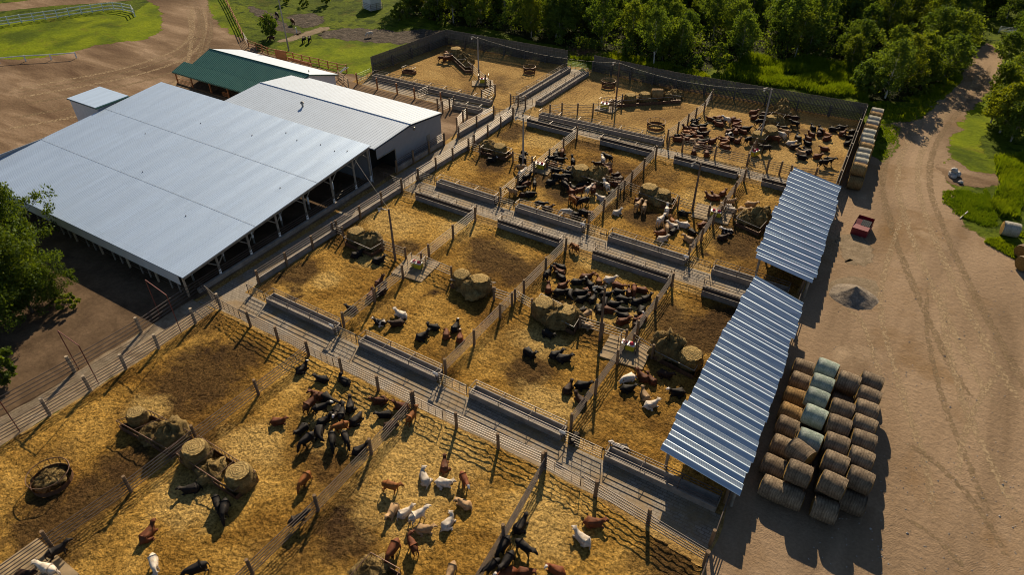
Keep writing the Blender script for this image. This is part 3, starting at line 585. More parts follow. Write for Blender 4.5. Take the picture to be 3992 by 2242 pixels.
# concrete walls with pipe rails on top
def wall(pts, label, h=.75, step=4.4, rails=4, top=1.85, th=.3, group='concrete walls topped with pipes'):
    a = Vector((*pts[0], 0)); t = thing('alley_wall', a, 0, label, 'wall', group); P = [Vector((*p, 0))-a for p in pts]
    m = MB()
    for p, q in zip(P[:-1], P[1:]):
        d = q-p; m.box(((p+q)/2+Vector((0, 0, h/2)))[:], (d.length, th, h), math.atan2(d.y, d.x))
    m.build('concrete_base', MT['concrete'], t)
    for p, q in zip(P[:-1], P[1:]):
        n = max(1, round((q-p).length/step)); nn = Vector((q-p)).normalized(); nn = Vector((nn.y, -nn.x, 0))*(th/2+.1)
        for k in range(n+1):
            m = MB(); c = p.lerp(q, k/n)+nn; m.tube(c, c+Vector((0, 0, 2.1+random.uniform(-.06, .08))), .15, n=8); m.build('post', MT['post'], t)
    for k in range(rails):
        z = h+.2+(top-h-.2)*k/(rails-1); m = MB()
        for p, q in zip(P[:-1], P[1:]): m.tube(p+Vector((0, 0, z)), q+Vector((0, 0, z)), .042, n=6)
        m.build('rail', MT['steel'], t)
    return t
wall([(-58.2, 38.0), (-57.6, 63.4)], 'long concrete wall with pipe rails facing the open side of the barn')
wall([(-57.6, 67.1), (-57.0, 79)], 'concrete wall with pipe rails in front of the white shed gable')
wall([(-57.0, 80.5), (-57.2, 92.4)], 'concrete wall with pipe rails on the right of the sloping alley')
wall([(-60.9, 81.8), (-60.4, 91.4)], 'concrete wall with pipe rails by the pen at the shed corner')
wall([(-61.8, 67.4), (-61.4, 78.6)], 'low concrete wall against the grey gable of the white shed', h=.8)
gate((-57.6, 63.6), (-57.6, 66.9), 'pipe gate from the barn alley into the middle alley')
gate((-61.4, 64.3), (-57.9, 64.0), 'pipe gate across the barn alley near the dark doorway')
gate((-57.0, 79.1), (-57.0, 80.4), 'narrow pipe gate between the two alley walls')
gate((-60.3, 98), (-56.8, 98.6), 'wide pipe gate at the foot of the lane to the green gate', nrail=6)
gate((-60.0, 91.6), (-57.2, 92.6), 'pipe gate at the top of the barn alley')
MT['green_gate'] = plain('green_gate_paint', (.22, .36, .12), .5, .1, .2, 2)
gate(GT(2, 0, 590, 705), GT(2, 0, 735, 728), 'green pipe gate closing the lane between the two windbreaks', mat='green_gate', nrail=6, h=1.7)
gate(GT(1, 0, 1015, 835), GT(1, 0, 1150, 775), 'green pipe gate beside the end of the left windbreak', mat='green_gate', h=1.7)
FP = [GT(1, 0, *p) for p in ((1015, 842), (1215, 895), (1415, 942), (1590, 990), (1855, 1042))]
fence('pipe_fence', FP, 'pipe fence along the paved lane behind the white shed', posts=FP, pm='cedar')
gate(GT(1, 0, 1625, 995), GT(1, 0, 1730, 945), 'pipe gate across the lane behind the white shed')
fence('pipe_fence', [GT(1, 0, 1870, 1130), GT(1, 0, 1940, 1100), GT(1, 0, 1985, 1080)], 'short pipe fence at the corner of the white shed', step=2.5)
fence('pipe_fence', [GT(1, 0, 1820, 1100), GT(1, 0, 1870, 1130)], 'stub of pipe fence leaving the white shed roof', step=2)
fence('pipe_fence', [GT(1, 0, 2015, 1300), GT(1, 0, 2075, 1225), GT(1, 0, 2115, 1190)], 'short pipe fence inside the small pen by the shed', step=2.4)
p = [GT(1, 0, *q) for q in ((2335, 1060), (2490, 1095))]
fence('pipe_fence', [GT(1, 0, 2260, 1010), GT(1, 0, 2395, 960)], 'pale pipe fence swinging from the feeder line to the lane corner', step=3, rm='galv')
fence('pipe_fence', [GT(1, 0, 2170, 745), GT(1, 0, 2300, 860), GT(1, 0, 2395, 965)], 'pale pipe fence from the far hay feeder past the lamp post', step=3, rm='galv', nrail=4)
fence('pipe_fence', [(-60.4, 97.2), (-57.6, 97.6)], 'short pipe fence at the lane foot beside two posts', step=1.4)
fence('pipe_fence', [GT(2, 0, *q) for q in ((370, 1165), (490, 1145), (645, 1155), (800, 1150), (1000, 1110), (1090, 1060))], 'pipe fence from the back alley to the hay feeder with four bales', step=3.2, nrail=4, rm='galv')
fence('pipe_fence', [GT(2, 0, 1545, 1415), GT(2, 0, 1650, 1345), GT(2, 0, 1750, 1260), GT(2, 0, 1830, 1195), GT(2, 0, 1915, 1130), GT(2, 0, 1990, 1010)], 'pale pipe fence from the back alley up to the right windbreak', rm='galv', step=4)
fence('pipe_fence', [(-28.4, 96.0), (-23.3, 96.1), (-18.4, 96.1)], 'pipe fence on the far side of the back alley below the red cattle', posts=[(-30.6, 95.8), (-28.4, 95.9), (-23.3, 96.1), (-18.4, 96.1)])
fence('pipe_fence', [E1 and G(E1(2000, 1290)), G(E1(2250, 1340)), G(E1(2450, 1400)), Vector((-5.6, 97.6))], 'pipe fence on the far side of the back alley above the striped roof', step=4)
fence('pipe_fence', [(-18.4, 96.2), G(E1(1700, 960)), G(E1(1760, 860))], 'short pipe fence from the alley post to the yellow trough', step=3)
gate((-18.2, 96.2), G(E1(1990, 1290)), 'wide braced gate on the far side of the back alley') 
# feeder line rails inside the pens
def railrun(p, q, label): return fence('pipe_fence', [p, q], label, step=3.2, nrail=4, top=1.55, bottom=.45, hp=1.9, rp=.13)
railrun(GT(1, 1, 775, 915), GT(1, 1, 880, 960), 'rails from the alley wall to the hay feeder nearest the barn')
railrun(GT(1, 1, 1270, 1085), GT(1, 1, 1500, 1170), 'rails from the nearest hay feeder to the pole and yellow trough')
railrun(GT(1, 1, 1660, 1230), GT(1, 1, 1960, 1360), 'rails from the yellow trough to the hay feeder in the second pen')
railrun(GT(1, 2, 2385, 130), GT(1, 2, 2565, 190), 'rails from the second pen hay feeder to the cross fence')
railrun(GT(2, 2, 20, 150), GT(2, 2, 190, 250), 'rails from the cross fence to the two bale hay feeder')
railrun(GT(2, 2, 665, 420), GT(2, 2, 1130, 560), 'rails from the two bale feeder past the pole to the yellow trough')
railrun(GT(2, 2, 1200, 600), GT(2, 2, 1390, 720), 'rails from the yellow trough to the hay feeder by the striped roof')
railrun(GT(2, 1, 0, 190), GT(2, 1, 190, 240), 'rails in front of the lamp post to the third row trough')
railrun(GT(2, 1, 330, 250), GT(2, 1, 590, 340), 'rails behind the black cattle to the tall bale feeder')
railrun(GT(2, 1, 930, 425), GT(2, 1, 1080, 450), 'rails from the tall bale feeder to the cross fence')
railrun(GT(2, 1, 1115, 480), GT(2, 1, 1280, 545), 'rails from the cross fence to the feeder with two round bales')
railrun(GT(2, 1, 1650, 650), GT(2, 1, 1960, 740), 'rails from the two round bales past the pole to the trough')
railrun(GT(2, 1, 2080, 740), GT(2, 1, 2210, 780), 'rails from the trough to the feeder by the far striped roof')
railrun(GT(1, 1, 2130, 80), GT(1, 1, 2245, 120), 'rails from the alley wall to the feeder in front of the shed')
# ---------------------------------------------------------------- windbreaks
def windbreak(pts, label, h=3.15, gap=.16, fence_in=True):
    a = Vector((pts[0][0], pts[0][1], 0)); t = thing('windbreak_fence', a, 0, label, 'windbreak', 'tall board windbreaks'); P = [Vector((p[0], p[1], 0))-a for p in pts]
    for p, q in zip(P[:-1], P[1:]):
        d = q-p; L = d.length; u = d/L; n = Vector((u.y, -u.x, 0)); rz = math.atan2(d.y, d.x); m = MB(); s = 0
        while s < L-.1:
            w = .19+random.uniform(-.012, .02); hh = h+random.uniform(-.03, .03); c = p+u*(s+w/2); m.box((c.x, c.y, hh/2), (w, .025, hh), rz+random.uniform(-.03, .03)); s += w+gap*.19
        m.build('boards', MT['board'], t)
        for z in (1.6, 2.55): m = MB(); c = (p+q)/2+n*.05; m.box((c.x, c.y, z), (L, .06, .14), rz); m.build('stringer', MT['board'], t)
        k = max(1, round(L/4.8))
        for i in range(k+1): m = MB(); c = p.lerp(q, i/k)+n*.25; m.tube(c, c+Vector((0, 0, 2.0)), .17, n=7); m.build('post', MT['board'], t)
        for z in (.35, .65, .95, 1.25, 1.55): m = MB(); m.tube(p+n*.42+Vector((0, 0, z)), q+n*.42+Vector((0, 0, z)), .045, n=5); m.build('rail', MT['dark_rail'], t)
    return t
windbreak([(-91.7, 96.7), (-89.2, 117.8), (-61.1, 119.6)], 'tall grey board windbreak around the left far pen')
windbreak([(-55.5, 119.8), (-47.4, 119.5), (-38.4, 119.3), (-22.4, 120.6), (-6.6, 121.9)], 'tall grey board windbreak along the wood, right of the green gate')
R0 = G(T(3, 0, 1012, 1056), 2.6); R1 = G(T(3, 1, 722, 398), 2.4)
windbreak([R0, R1], 'board fence beside the row of stacked bales on the right', h=2.5, gap=.12)
fence('pipe_fence', [(-5.4, 92), (-4.0, 64)], 'dark pipe fence behind the far striped roof at the yard edge', nrail=5)
fence('pipe_fence', [(-4.0, 63.6), (-2.6, 33)], 'dark pipe fence behind the near striped roof at the yard edge', nrail=5)
# ---------------------------------------------------------------- striped canopies
def canopy_mat():
    m, t, b = nmat('canopy_metal'); v = pos(t)
    c = ramp(t, noi(t, pos(t, (.25, 2.2, 1)), 1.2, 5, .6), [(.3, (.40, .49, .58)), (.7, (.52, .60, .68))])
    c = mix(t, ramp(t, noi(t, pos(t, (.5, 1.6, 1)), .9, 7, .75), [(.60, (0, 0, 0)), (.74, (1, 1, 1))]), c, (.27, .24, .21))
    t.links.new(c, b.inputs['Base Color']); b.inputs['Metallic'].default_value = .8; b.inputs['Roughness'].default_value = .40
    return m
MT['canopy'] = canopy_mat()
def canopy(NW, SW, NE, SE, n, label):
    """four roof corners; n deep folds along the length"""
    NW, SW, NE, SE = map(Vector, (NW, SW, NE, SE)); c0 = (NW+SW+NE+SE)/4; base = Vector((c0.x, c0.y, 0)); t = thing('shade_roof', base, 0, label, 'shade roof', 'striped sheet metal roofs')
    prof = [(0, -.10), (.02, -.12), (.34, .125), (.38, .13), (.46, .095), (.49, .118), (.56, .06), (.59, .088), (.66, .025), (.69, .053), (.76, -.015), (.79, .015), (.86, -.06), (.89, -.035), (.96, -.095)]
    m = MB(); rows = []
    for i in range(n):
        jl = random.uniform(-.15, .2); jr = random.uniform(-.18, .22); tilt = random.uniform(-.03, .03)
        for s, z in prof:
            f = (i+s)/n; a = SW.lerp(NW, f); b = SE.lerp(NE, f); d = (b-a).normalized()
            rows.append((a-d*jl+Vector((0, 0, z+tilt)), b+d*jr+Vector((0, 0, z-tilt))))
    rows.append((NW, NE))
    for (a, b), (c, d) in zip(rows[:-1], rows[1:]): m.quad([a-base, b-base, d-base, c-base])
    o = m.build('roof_sheets', MT['canopy'], t)
    md = o.modifiers.new('thick', 'SOLIDIFY'); md.thickness = .02; md.offset = -1
    k = 6
    for i in range(k):
        f = .03+.94*i/(k-1)
        for a, b, ins in ((SW, NW, .6), (SE, NE, -.5)):
            c = a.lerp(b, f); x = c.x+ins-base.x; p = MB(); p.tube((x, c.y-base.y, 0), (x, c.y-base.y, c.z-.25), .14, n=8); p.build('post', MT['barn_post'], t)
    for a, b, ins in ((SW, NW, .6), (SE, NE, -.5)):
        p = MB(); p.tube(Vector((a.x+ins, a.y+.2, a.z-.26))-base, Vector((b.x+ins, b.y-.2, b.z-.26))-base, .09, n=4); p.build('beam', MT['barn_post'], t)
    return t
canopy(G(F(1900, 692), 3.0), G(F(1660, 1128), 3.0), G(F(2022, 762), 2.75), G(F(1865, 1248), 2.75), 22, 'near striped sheet metal shade roof beside the bale stack')
canopy(G(T(3, 1, 262, 232), 3.0), G(F(1898, 645), 3.0), G(T(3, 1, 745, 430), 2.75), G(T(3, 1, 465, 1398), 2.75), 19, 'far striped sheet metal shade roof beside the red dumpster')
# ================================================================ feeders, bales, troughs, poles
def mesh_round_bale(r, L, wob, seed, sag=0.0, rnd_e=.06, seg=28, rings=9):
    """axis along X, centred; faces get spiral rings as geometry"""
    rnd = random.Random(seed); m = MB(); xs = [-L/2+L*i/(rings-1) for i in range(rings)]
    def rr(a, x):
        edge = rnd_e*(abs(x)/(L/2))**6
        return r*(1-edge+wob*(mnoise.noise((math.cos(a)*2.2, math.sin(a)*2.2, x*2+seed))+.6*mnoise.noise((math.cos(a)*6, math.sin(a)*6, x*7+seed))))
    for x in xs:
        for i in range(seg):
            a = 2*PI*i/seg; q = rr(a, x); z = q*math.sin(a)
            if sag and z < 0: z *= (1-sag)
            m.v.append((x+wob*.6*mnoise.noise((a*2, x*3, seed)), q*math.cos(a)*(1+sag*.3), z))
    for k in range(rings-1):
        for i in range(seg): j = (i+1) % seg; m.f.append((k*seg+i, (k+1)*seg+i, (k+1)*seg+j, k*seg+j)); m.m.append(0)
    for e, x, base in ((0, xs[0], 0), (1, xs[-1], (rings-1)*seg)):
        prev = base; s = -1 if e == 0 else 1
        for k, f in enumerate((.86, .7, .52, .34, .16)):
            n = len(m.v); bulge = .02+.02*k
            for i in range(seg):
                a = 2*PI*i/seg; q = r*f*(1+(wob+.06)*mnoise.noise((math.cos(a)*3, math.sin(a)*3, f*9+seed+e*5))); z = q*math.sin(a)
                if sag and z < 0: z *= (1-sag)
                m.v.append((x+s*bulge*r, q*math.cos(a), z))
            for i in range(seg):
                j = (i+1) % seg; m.f.append((prev+i, prev+j, n+j, n+i) if e else (prev+j, prev+i, n+i, n+j)); m.m.append(1)
            prev = n
        m.f.append(tuple(prev+i for i in (range(seg) if e else range(seg-1, -1, -1)))); m.m.append(1)
    return m
def bale_mat(name, cs, net=None, netmix=.5, fine=9, axis=(9, 1.2, 1.2)):
    m, t, b = nmat(name); v = pos(t, obj=True)
    c = ramp(t, noi(t, v, 1.6, 6, .65, .4), [(.28, cs[0]), (.5, cs[1]), (.72, cs[2])])
    vs = pos(t, axis, obj=True); n2 = noi(t, vs, 2.0, 5, .7)
    c = mix(t, 1, c, ramp(t, n2, [(.3, G3(.55)), (.5, G3(.9)), (.7, G3(1.25))]), 'MULTIPLY')
    oi = t.nodes.new('ShaderNodeObjectInfo'); c = mix(t, 1, c, ramp(t, oi.outputs['Random'], [(0, (.8, .78, .76)), (1, (1.12, 1.1, 1.05))]), 'MULTIPLY')
    t.links.new(c, b.inputs['Base Color']); b.inputs['Roughness'].default_value = .9; b.inputs['Specular IOR Level'].default_value = .2
    wv = N(t, 'ShaderNodeTexWave', Scale=1.55, Distortion=4.5, Detail=3); wv.bands_direction = 'X'; t.links.new(v, wv.inputs['Vector'])
    if net is None: c2 = mix(t, 1, c, ramp(t, wv.outputs['Fac'], [(.2, G3(.80)), (.6, G3(1.1))]), 'MULTIPLY'); t.links.new(c2, b.inputs['Base Color'])
    bump(t, add(t, noi(t, vs, 3, 6, .75), add(t, noi(t, v, fine, 4, .7), .7, 'MULTIPLY')), .9, .12, b); return m
def spiral_mat(name, a, bcol):
    m, t, b = nmat(name); v = pos(t, (1, 1, 1), obj=True)
    sx = t.nodes.new('ShaderNodeSeparateXYZ'); t.links.new(v, sx.inputs[0])
    cx = t.nodes.new('ShaderNodeCombineXYZ'); t.links.new(sx.outputs[1], cx.inputs[0]); t.links.new(sx.outputs[2], cx.inputs[1])
    w = N(t, 'ShaderNodeTexWave', Scale=2.6, Distortion=5.0, Detail=3); w.wave_type = 'RINGS'; w.rings_direction = 'Z'; w.inputs['Detail Scale'].default_value = 1.5; t.links.new(cx.outputs[0], w.inputs['Vector'])
    c = mix(t, ramp(t, w.outputs['Fac'], [(.2, (0, 0, 0)), (.8, (1, 1, 1))]), a, bcol); c = mix(t, 1, c, ramp(t, noi(t, v, 7, 5, .7), [(.3, G3(.6)), (.7, G3(1.2))]), 'MULTIPLY')
    t.links.new(c, b.inputs['Base Color']); b.inputs['Roughness'].default_value = .95; b.inputs['Specular IOR Level'].default_value = .1
    bump(t, w.outputs['Fac'], .8, .08, b); return m
MT['bale_brown'] = bale_mat('bale_brown', ((.13, .095, .066), (.24, .185, .13), (.35, .28, .20)))
MT['bale_gold'] = bale_mat('bale_gold', ((.20, .12, .05), (.34, .215, .09), (.43, .29, .13)))
MT['bale_green'] = bale_mat('bale_green_net', ((.18, .235, .20), (.30, .36, .325), (.43, .47, .44)), net=1)
MT['bale_pale'] = bale_mat('bale_pale_net', ((.27, .27, .23), (.38, .37, .32), (.48, .46, .40)), net=1)
MT['hay_side'] = bale_mat('hay_side', ((.10, .07, .028), (.23, .16, .062), (.36, .26, .105)), net=1, axis=(1.6, 1.6, 6))
MT['end_gold'] = spiral_mat('bale_end', (.36, .23, .07), (.20, .12, .035))
MT['hay_top'] = spiral_mat('bale_top', (.40, .28, .11), (.19, .125, .045))
BR = .94; BL = 1.85
BM = {}
for kind, wob in (('brown', .035), ('gold', .05), ('green', .012), ('pale', .02)):
    BM[kind] = []
    for s in range(3):
        b = mesh_round_bale(BR, BL, wob, s*3.7+hash(kind) % 5 if 0 else s*3.7+len(kind), sag=.06)
        if kind in ('brown', 'gold'):
            rq = random.Random(s)
            for _ in range(260):
                a = rq.uniform(0, 2*PI); x = rq.uniform(-BL/2, BL/2); d = Vector((x, BR*.98*math.cos(a), BR*.96*math.sin(a))); u = (Vector((0, -math.sin(a), math.cos(a)))*rq.uniform(-1, 1)+Vector((rq.uniform(-1, 1), math.cos(a)*.7, math.sin(a)*.7))).normalized()*rq.uniform(.07, .2); ww = u.cross(Vector((0, math.cos(a), math.sin(a)))).normalized()*.016
                b.quad([d-ww, d+ww, d+u+ww*.3, d+u-ww*.3])
        o = b.build('round_bale', [MT['bale_'+kind], MT['end_gold']], None, True); BM[kind].append(o.data); bpy.data.objects.remove(o)
def bale(kind, loc, rz, label, group, v=None, s=1.0, ry=0):
    o = bpy.data.objects.new('round_bale', random.choice(BM[kind])); COL.objects.link(o); o.location = loc; o.rotation_euler = (random.choice((0,)) , ry, rz); o.scale = (s, s, s)
    return tag(o, label, 'hay bale', group)
ORD = ['first', 'second', 'third', 'fourth', 'fifth', 'sixth', 'seventh', 'eighth', 'ninth', 'tenth', 'eleventh', 'twelfth', 'thirteenth', 'fourteenth', 'fifteenth', 'sixteenth']
# ---- the big stack on the yard: 4 columns running away from the camera, lower layer then upper layer
GRP = 'round bales stacked on the yard'
rows_up = {2: [E7(685, 195), E7(640, 345), E7(590, 480), E7(570, 650), T(3, 3, 430, 70), T(3, 3, 340, 190), T(3, 3, 325, 395)],
           3: [E7(895, 320), E7(830, 590), E7(800, 745), T(3, 3, 700, 110), T(3, 3, 690, 300), T(3, 3, 665, 510)],
           4: [E7(1115, 325), E7(1090, 465), E7(1065, 595), E7(1045, 745), T(3, 3, 970, 80), T(3, 3, 945, 255), T(3, 3, 940, 460)]}
rows_lo = {1: [E7(465, 180), E7(440, 310), E7(380, 460), E7(340, 615), E7(315, 745), T(3, 3, 170, 120), T(3, 3, 80, 320), T(3, 3, 70, 540)]}
colname = {1: 'left low column', 2: 'second column', 3: 'third column', 4: 'right outer column'}
top_z = 2.55; skew = {}
for c, pts in rows_up.items():
    n = len(pts)
    P = [G(q, top_z+.45) for q in pts]
    for i, p in enumerate(P):
        kind = 'green' if (c == 2 and i < 5) else 'brown'
        rz = -.03+random.uniform(-.06, .06); z = top_z; 
        if c == 2 and i == 5: rz = -.42
        near = n-1-i
        bale(kind, (p.x, p.y, z), rz, f'{"pale green" if kind=="green" else "twisted brown" if (c==2 and i==5) else "brown"} bale atop yard stack, {colname[c]}, {ORD[near]} from near end', GRP)
    x = sum(p.x for p in P)/n
    a, b = P[-1], P[0]; m = n+1
    step = (b-a)/max(1, n-1)
    for k in range(m):
        q = a+step*(k-.5); 
        bale('brown', (q.x, q.y, BR*.93), random.uniform(-.05, .05), f'shaded brown bale under the yard stack, {colname[c]}, {ORD[k]} from the near end', GRP)
for i, q in enumerate(rows_lo[1]):
    p = G(q, 1.5); bale('gold' if i in (2, 3) else 'brown', (p.x, p.y, BR*.93), random.uniform(-.1, .08), f'{"golden" if i in (2,3) else "brown"} bale on the ground by the striped roof, {ORD[len(rows_lo[1])-1-i]} from the near end', GRP)
# ---- the row beside the board fence
GRP = 'round bales stacked beside the board fence'
ups = [E8(*q) for q in ((372, 96), (366, 128), (345, 154), (325, 184), (310, 222), (297, 258), (275, 295), (297, 345), (297, 380), (265, 417), (245, 462), (240, 505), (226, 560))]
kinds = ['pale', 'gold', 'pale', 'pale', 'gold', 'pale', 'pale', 'pale', 'gold', 'pale', 'pale', 'pale', 'gold']
P = [G(q, top_z+.75) for q in ups]
n = len(P); a, b = P[-1], P[0]; st = (b-a)/(n-1)
for i, p in enumerate(P):
    k = n-1-i; q = a+st*k; q = Vector((q.x*.6+p.x*.4, q.y, 0))
    bale(kinds[i], (q.x, q.y-.1, top_z), random.uniform(-.07, .07), f'{"golden" if kinds[i]=="gold" else "pale"} bale atop the row beside the board fence, {ORD[k]} from near end', GRP, s=.97)
for k in range(n+1):
    q = a+st*(k-.5); bale('gold' if k < 1 else 'brown', (q.x+.1, q.y-.1, BR*.93), random.uniform(-.05, .05), f'lower bale of the row beside the board fence, {ORD[k]} from the near end', GRP, s=.97)
p = G(T(3, 1, 2440, 860), .9); bale('pale', p, .1, 'single round bale lying in the grass at the right edge', 'bales at the right edge', s=1.0)
p = G(T(3, 1, 2600, 1080), .9); bale('brown', p, .9, 'grey round bale cut by the right edge', 'bales at the right edge')
p = G(T(3, 1, 2615, 1200), .9); bale('brown', p, .7, 'brown round bale cut by the right edge, nearest the camera', 'bales at the right edge')
# ---- hay feeders
def feeder(corners, label, z=1.25, mat='rust', bars=True, cz=None, ndiv=1, rail='galv'):
    """corners: 4 ground-plan corners in order round the feeder"""
    C = [Vector((c.x, c.y, 0)) for c in corners]; o = sum(C, Vector((0, 0, 0)))/4; C = [c-o for c in C]
    t = thing('hay_feeder', o, 0, label, 'hay feeder', 'pipe hay feeders in the pens')
    m = MB(); m.path([c+Vector((0, 0, z)) for c in C+C[:1]], .04); m.build('top_rail', MT[rail], t)
    for i in range(4):
        p, q = C[i], C[(i+1) % 4]; d = q-p; L = d.length; rz = math.atan2(d.y, d.x); c = (p+q)/2
        m = MB(); m.box((c.x, c.y, .32), (L, .05, .56), rz); m.build('side_panel', MT[mat], t)
        m = MB(); n = max(2, round(L/.5))
        for k in range(n+1): x = p.lerp(q, k/n); m.tube(x+Vector((0, 0, .5)), x+Vector((0, 0, z)), .028, n=4)
        m.build('bars', MT[mat], t)
    for k in range(1, ndiv):
        a = C[0].lerp(C[1], k/ndiv); b = C[3].lerp(C[2], k/ndiv); m = MB(); m.tube(a+Vector((0, 0, z)), b+Vector((0, 0, z)), .035); m.build('cross_bar', MT[rail], t)
    return t
def heap(p, r, h, label, seed=0, name='hay_heap'):
    r *= 1.12; h *= 1.12
    """loose torn heap of hay: lumpy dome with straw tufts"""
    m = MB(); seg, rg = 34, 12
    for k in range(rg+1):
        f = k/rg; ph = f*PI/2
        for i in range(seg):
            a = 2*PI*i/seg; n = 1+.4*mnoise.noise((math.cos(a)*1.6+seed, math.sin(a)*1.6, f*2))+.22*mnoise.noise((math.cos(a)*5+seed, math.sin(a)*5, f*6))+.12*mnoise.noise((math.cos(a)*12+seed, math.sin(a)*12, f*14))
            m.v.append((r*math.cos(ph)*math.cos(a)*n, r*math.cos(ph)*math.sin(a)*n, h*math.sin(ph)*n))
    for k in range(rg):
        for i in range(seg): j = (i+1) % seg; m.f.append((k*seg+i, k*seg+j, (k+1)*seg+j, (k+1)*seg+i)); m.m.append(0)
    rnd = random.Random(seed)
    for i in range(620):
        a = rnd.uniform(0, 2*PI); ph = rnd.uniform(.05, 1.4); d = Vector((math.cos(ph)*math.cos(a)*r, math.cos(ph)*math.sin(a)*r, h*math.sin(ph)))*rnd.uniform(.92, 1.06)
        u = Vector((rnd.uniform(-1, 1), rnd.uniform(-1, 1), rnd.uniform(-.4, .9))).normalized()*rnd.uniform(.12, .42); w = u.orthogonal().normalized()*.022
        m.quad([d-w, d+w, d+u+w*.3, d+u-w*.3])
    o = m.build(name, MT['hay_side'], None, True); o.location = p; return tag(o, label, 'hay', 'hay lying in the feeders')
UPB = []
for s in range(4):
    b = mesh_round_bale(1.0, 1.5, .10, 20+s*2.3, rnd_e=.13, seg=34)
    # upright: axis to Z
    b.v = [(-z*(1.06-.10*x), y*(1.06-.10*x), x+.05*mnoise.noise((y*2, z*2, s))) for x, y, z in b.v]
    rq = random.Random(s+50)
    for _ in range(420):
        a = rq.uniform(0, 2*PI); z = rq.uniform(-.75, .8); q = 1.04-.1*z if z < .72 else rq.uniform(.1, 1.0); d = Vector((q*math.cos(a), q*math.sin(a), z)); u = Vector((math.cos(a)*.5+rq.uniform(-1, 1), math.sin(a)*.5+rq.uniform(-1, 1), rq.uniform(-1, .5))).normalized()*rq.uniform(.1, .34); ww = u.orthogonal().normalized()*.02
        b.quad([d-ww, d+ww, d+u+ww*.3, d+u-ww*.3])
    UPB.append(b)
def spiral_top():
    m, t, bs = nmat('bale_spiral_top'); v = pos(t, obj=True)
    w = N(t, 'ShaderNodeTexWave', Scale=1.5, Distortion=11.0, Detail=4); w.wave_type = 'RINGS'; w.rings_direction = 'Z'; w.inputs['Detail Scale'].default_value = 1.6; t.links.new(v, w.inputs['Vector'])
    c = mix(t, ramp(t, w.outputs['Fac'], [(.1, (0, 0, 0)), (.9, (1, 1, 1))]), (.27, .185, .072), (.37, .265, .11)); c = mix(t, 1, c, ramp(t, noi(t, v, 6, 5, .7), [(.3, G3(.6)), (.7, G3(1.2))]), 'MULTIPLY')
    t.links.new(c, bs.inputs['Base Color']); bs.inputs['Roughness'].default_value = .95; bs.inputs['Specular IOR Level'].default_value = .1
    bump(t, add(t, w.outputs['Fac'], add(t, noi(t, v, 7, 5, .75), 3.0, 'MULTIPLY')), .6, .08, bs); return m
MT['spiral_top'] = spiral_top()
UPM = []
for b in UPB:
    o = b.build('upright_bale', [MT['hay_side'], MT['spiral_top']], None, True); UPM.append(o.data); bpy.data.objects.remove(o)
def upright(p, label, s=1.0, tilt=0, rz=0, z=None):
    o = bpy.data.objects.new('round_bale', random.choice(UPM)); COL.objects.link(o); o.location = (p.x, p.y, .75*s+.12 if z is None else z); o.scale = (s, s, s); o.rotation_euler = (tilt, tilt*.4, rz)
    return tag(o, label, 'hay bale', 'round bales standing in the feeders')
def GQ(z, *tp): return [G(q, z) for q in tp]
fz = 1.25
def quadpar(a, b, c): return [a, b, c, a+(c-b)]
W2 = lambda *q: [T(1, 1, *p) for p in q]
# nearest double feeder, cut by the pipe fence
A = GQ(fz, T(0, 2, 1165, 1340), T(0, 3, 1690, 190), T(0, 3, 1905, 12), T(0, 2, 1500, 1240)); feeder(A, 'near long hay feeder left of the pipe fence with two rolls', ndiv=3, rail='rust')
A2 = GQ(fz, T(0, 3, 1770, 230), T(0, 3, 2345, 612), T(0, 3, 2565, 410), T(0, 3, 1990, 48)); feeder(A2, 'near long hay feeder right of the pipe fence with two standing bales', ndiv=3, rail='rust')
upright(G(T(0, 2, 1350, 1245), 1.5), 'torn dark hay bale in the far left end of the nearest feeder', .85)
heap(G(T(0, 3, 1740, 60), .5)*1, 1.35, 1.3, 'unrolled hay bale in the nearest feeder left of the pipe fence', 3)
heap(G(T(0, 3, 1560, 30), .3), 1.2, .55, 'loose hay on the floor of the nearest feeder', 5)
upright(G(T(0, 3, 1950, 180), 1.6), 'standing hay bale beside the pipe fence in the nearest feeder', 1.12)
upright(G(T(0, 3, 2390, 420), 1.6), 'standing hay bale at the right end of the nearest feeder', 1.12)
heap(G(T(0, 3, 2120, 420), .3), 1.1, .7, 'loose hay between the two standing bales of the nearest feeder', 8)
def std(lft, bot, rgt, label, nd=1, **k):
    a, b, c = GQ(fz, lft, bot, rgt); return feeder(quadpar(a, b, c), label, ndiv=nd, **k)
std(T(1, 1, 875, 940), T(1, 1, 1145, 1060), T(1, 1, 1275, 985), 'hay feeder by the alley wall, nearest the barn')
upright(G(T(1, 1, 1000, 880), 1.65), 'tall standing hay bale in the feeder nearest the barn', 1.1); heap(G(T(1, 1, 1150, 1000), .4), 1.45, 1.25, 'torn hay heap beside the tall bale nearest the barn', 11)
std(T(1, 1, 1940, 1365), T(1, 2, 2320, -20), T(1, 1, 2402, 1395), 'hay feeder in the second pen of the second row')
upright(G(T(1, 1, 2060, 1310), 1.6), 'leaning hay bale on the left of the second pen feeder', 1.05, .12); upright(G(T(1, 1, 2240, 1375), 1.6), 'wide hay bale on the right of the second pen feeder', 1.18, -.08)
heap(G(T(1, 2, 2180, 30), .3), 1.6, 1.2, 'hay hanging out of the front of the second pen feeder', 14)
std(T(2, 2, 195, 185), T(2, 2, 610, 400), T(2, 2, 690, 270), 'hay feeder with two standing bales in the third pen of the second row')
upright(G(T(2, 2, 305, 170), 1.6), 'standing hay bale on the left of the third pen feeder', 1.2, .05); upright(G(T(2, 2, 535, 240), 1.6), 'standing hay bale on the right of the third pen feeder', 1.12, -.05)
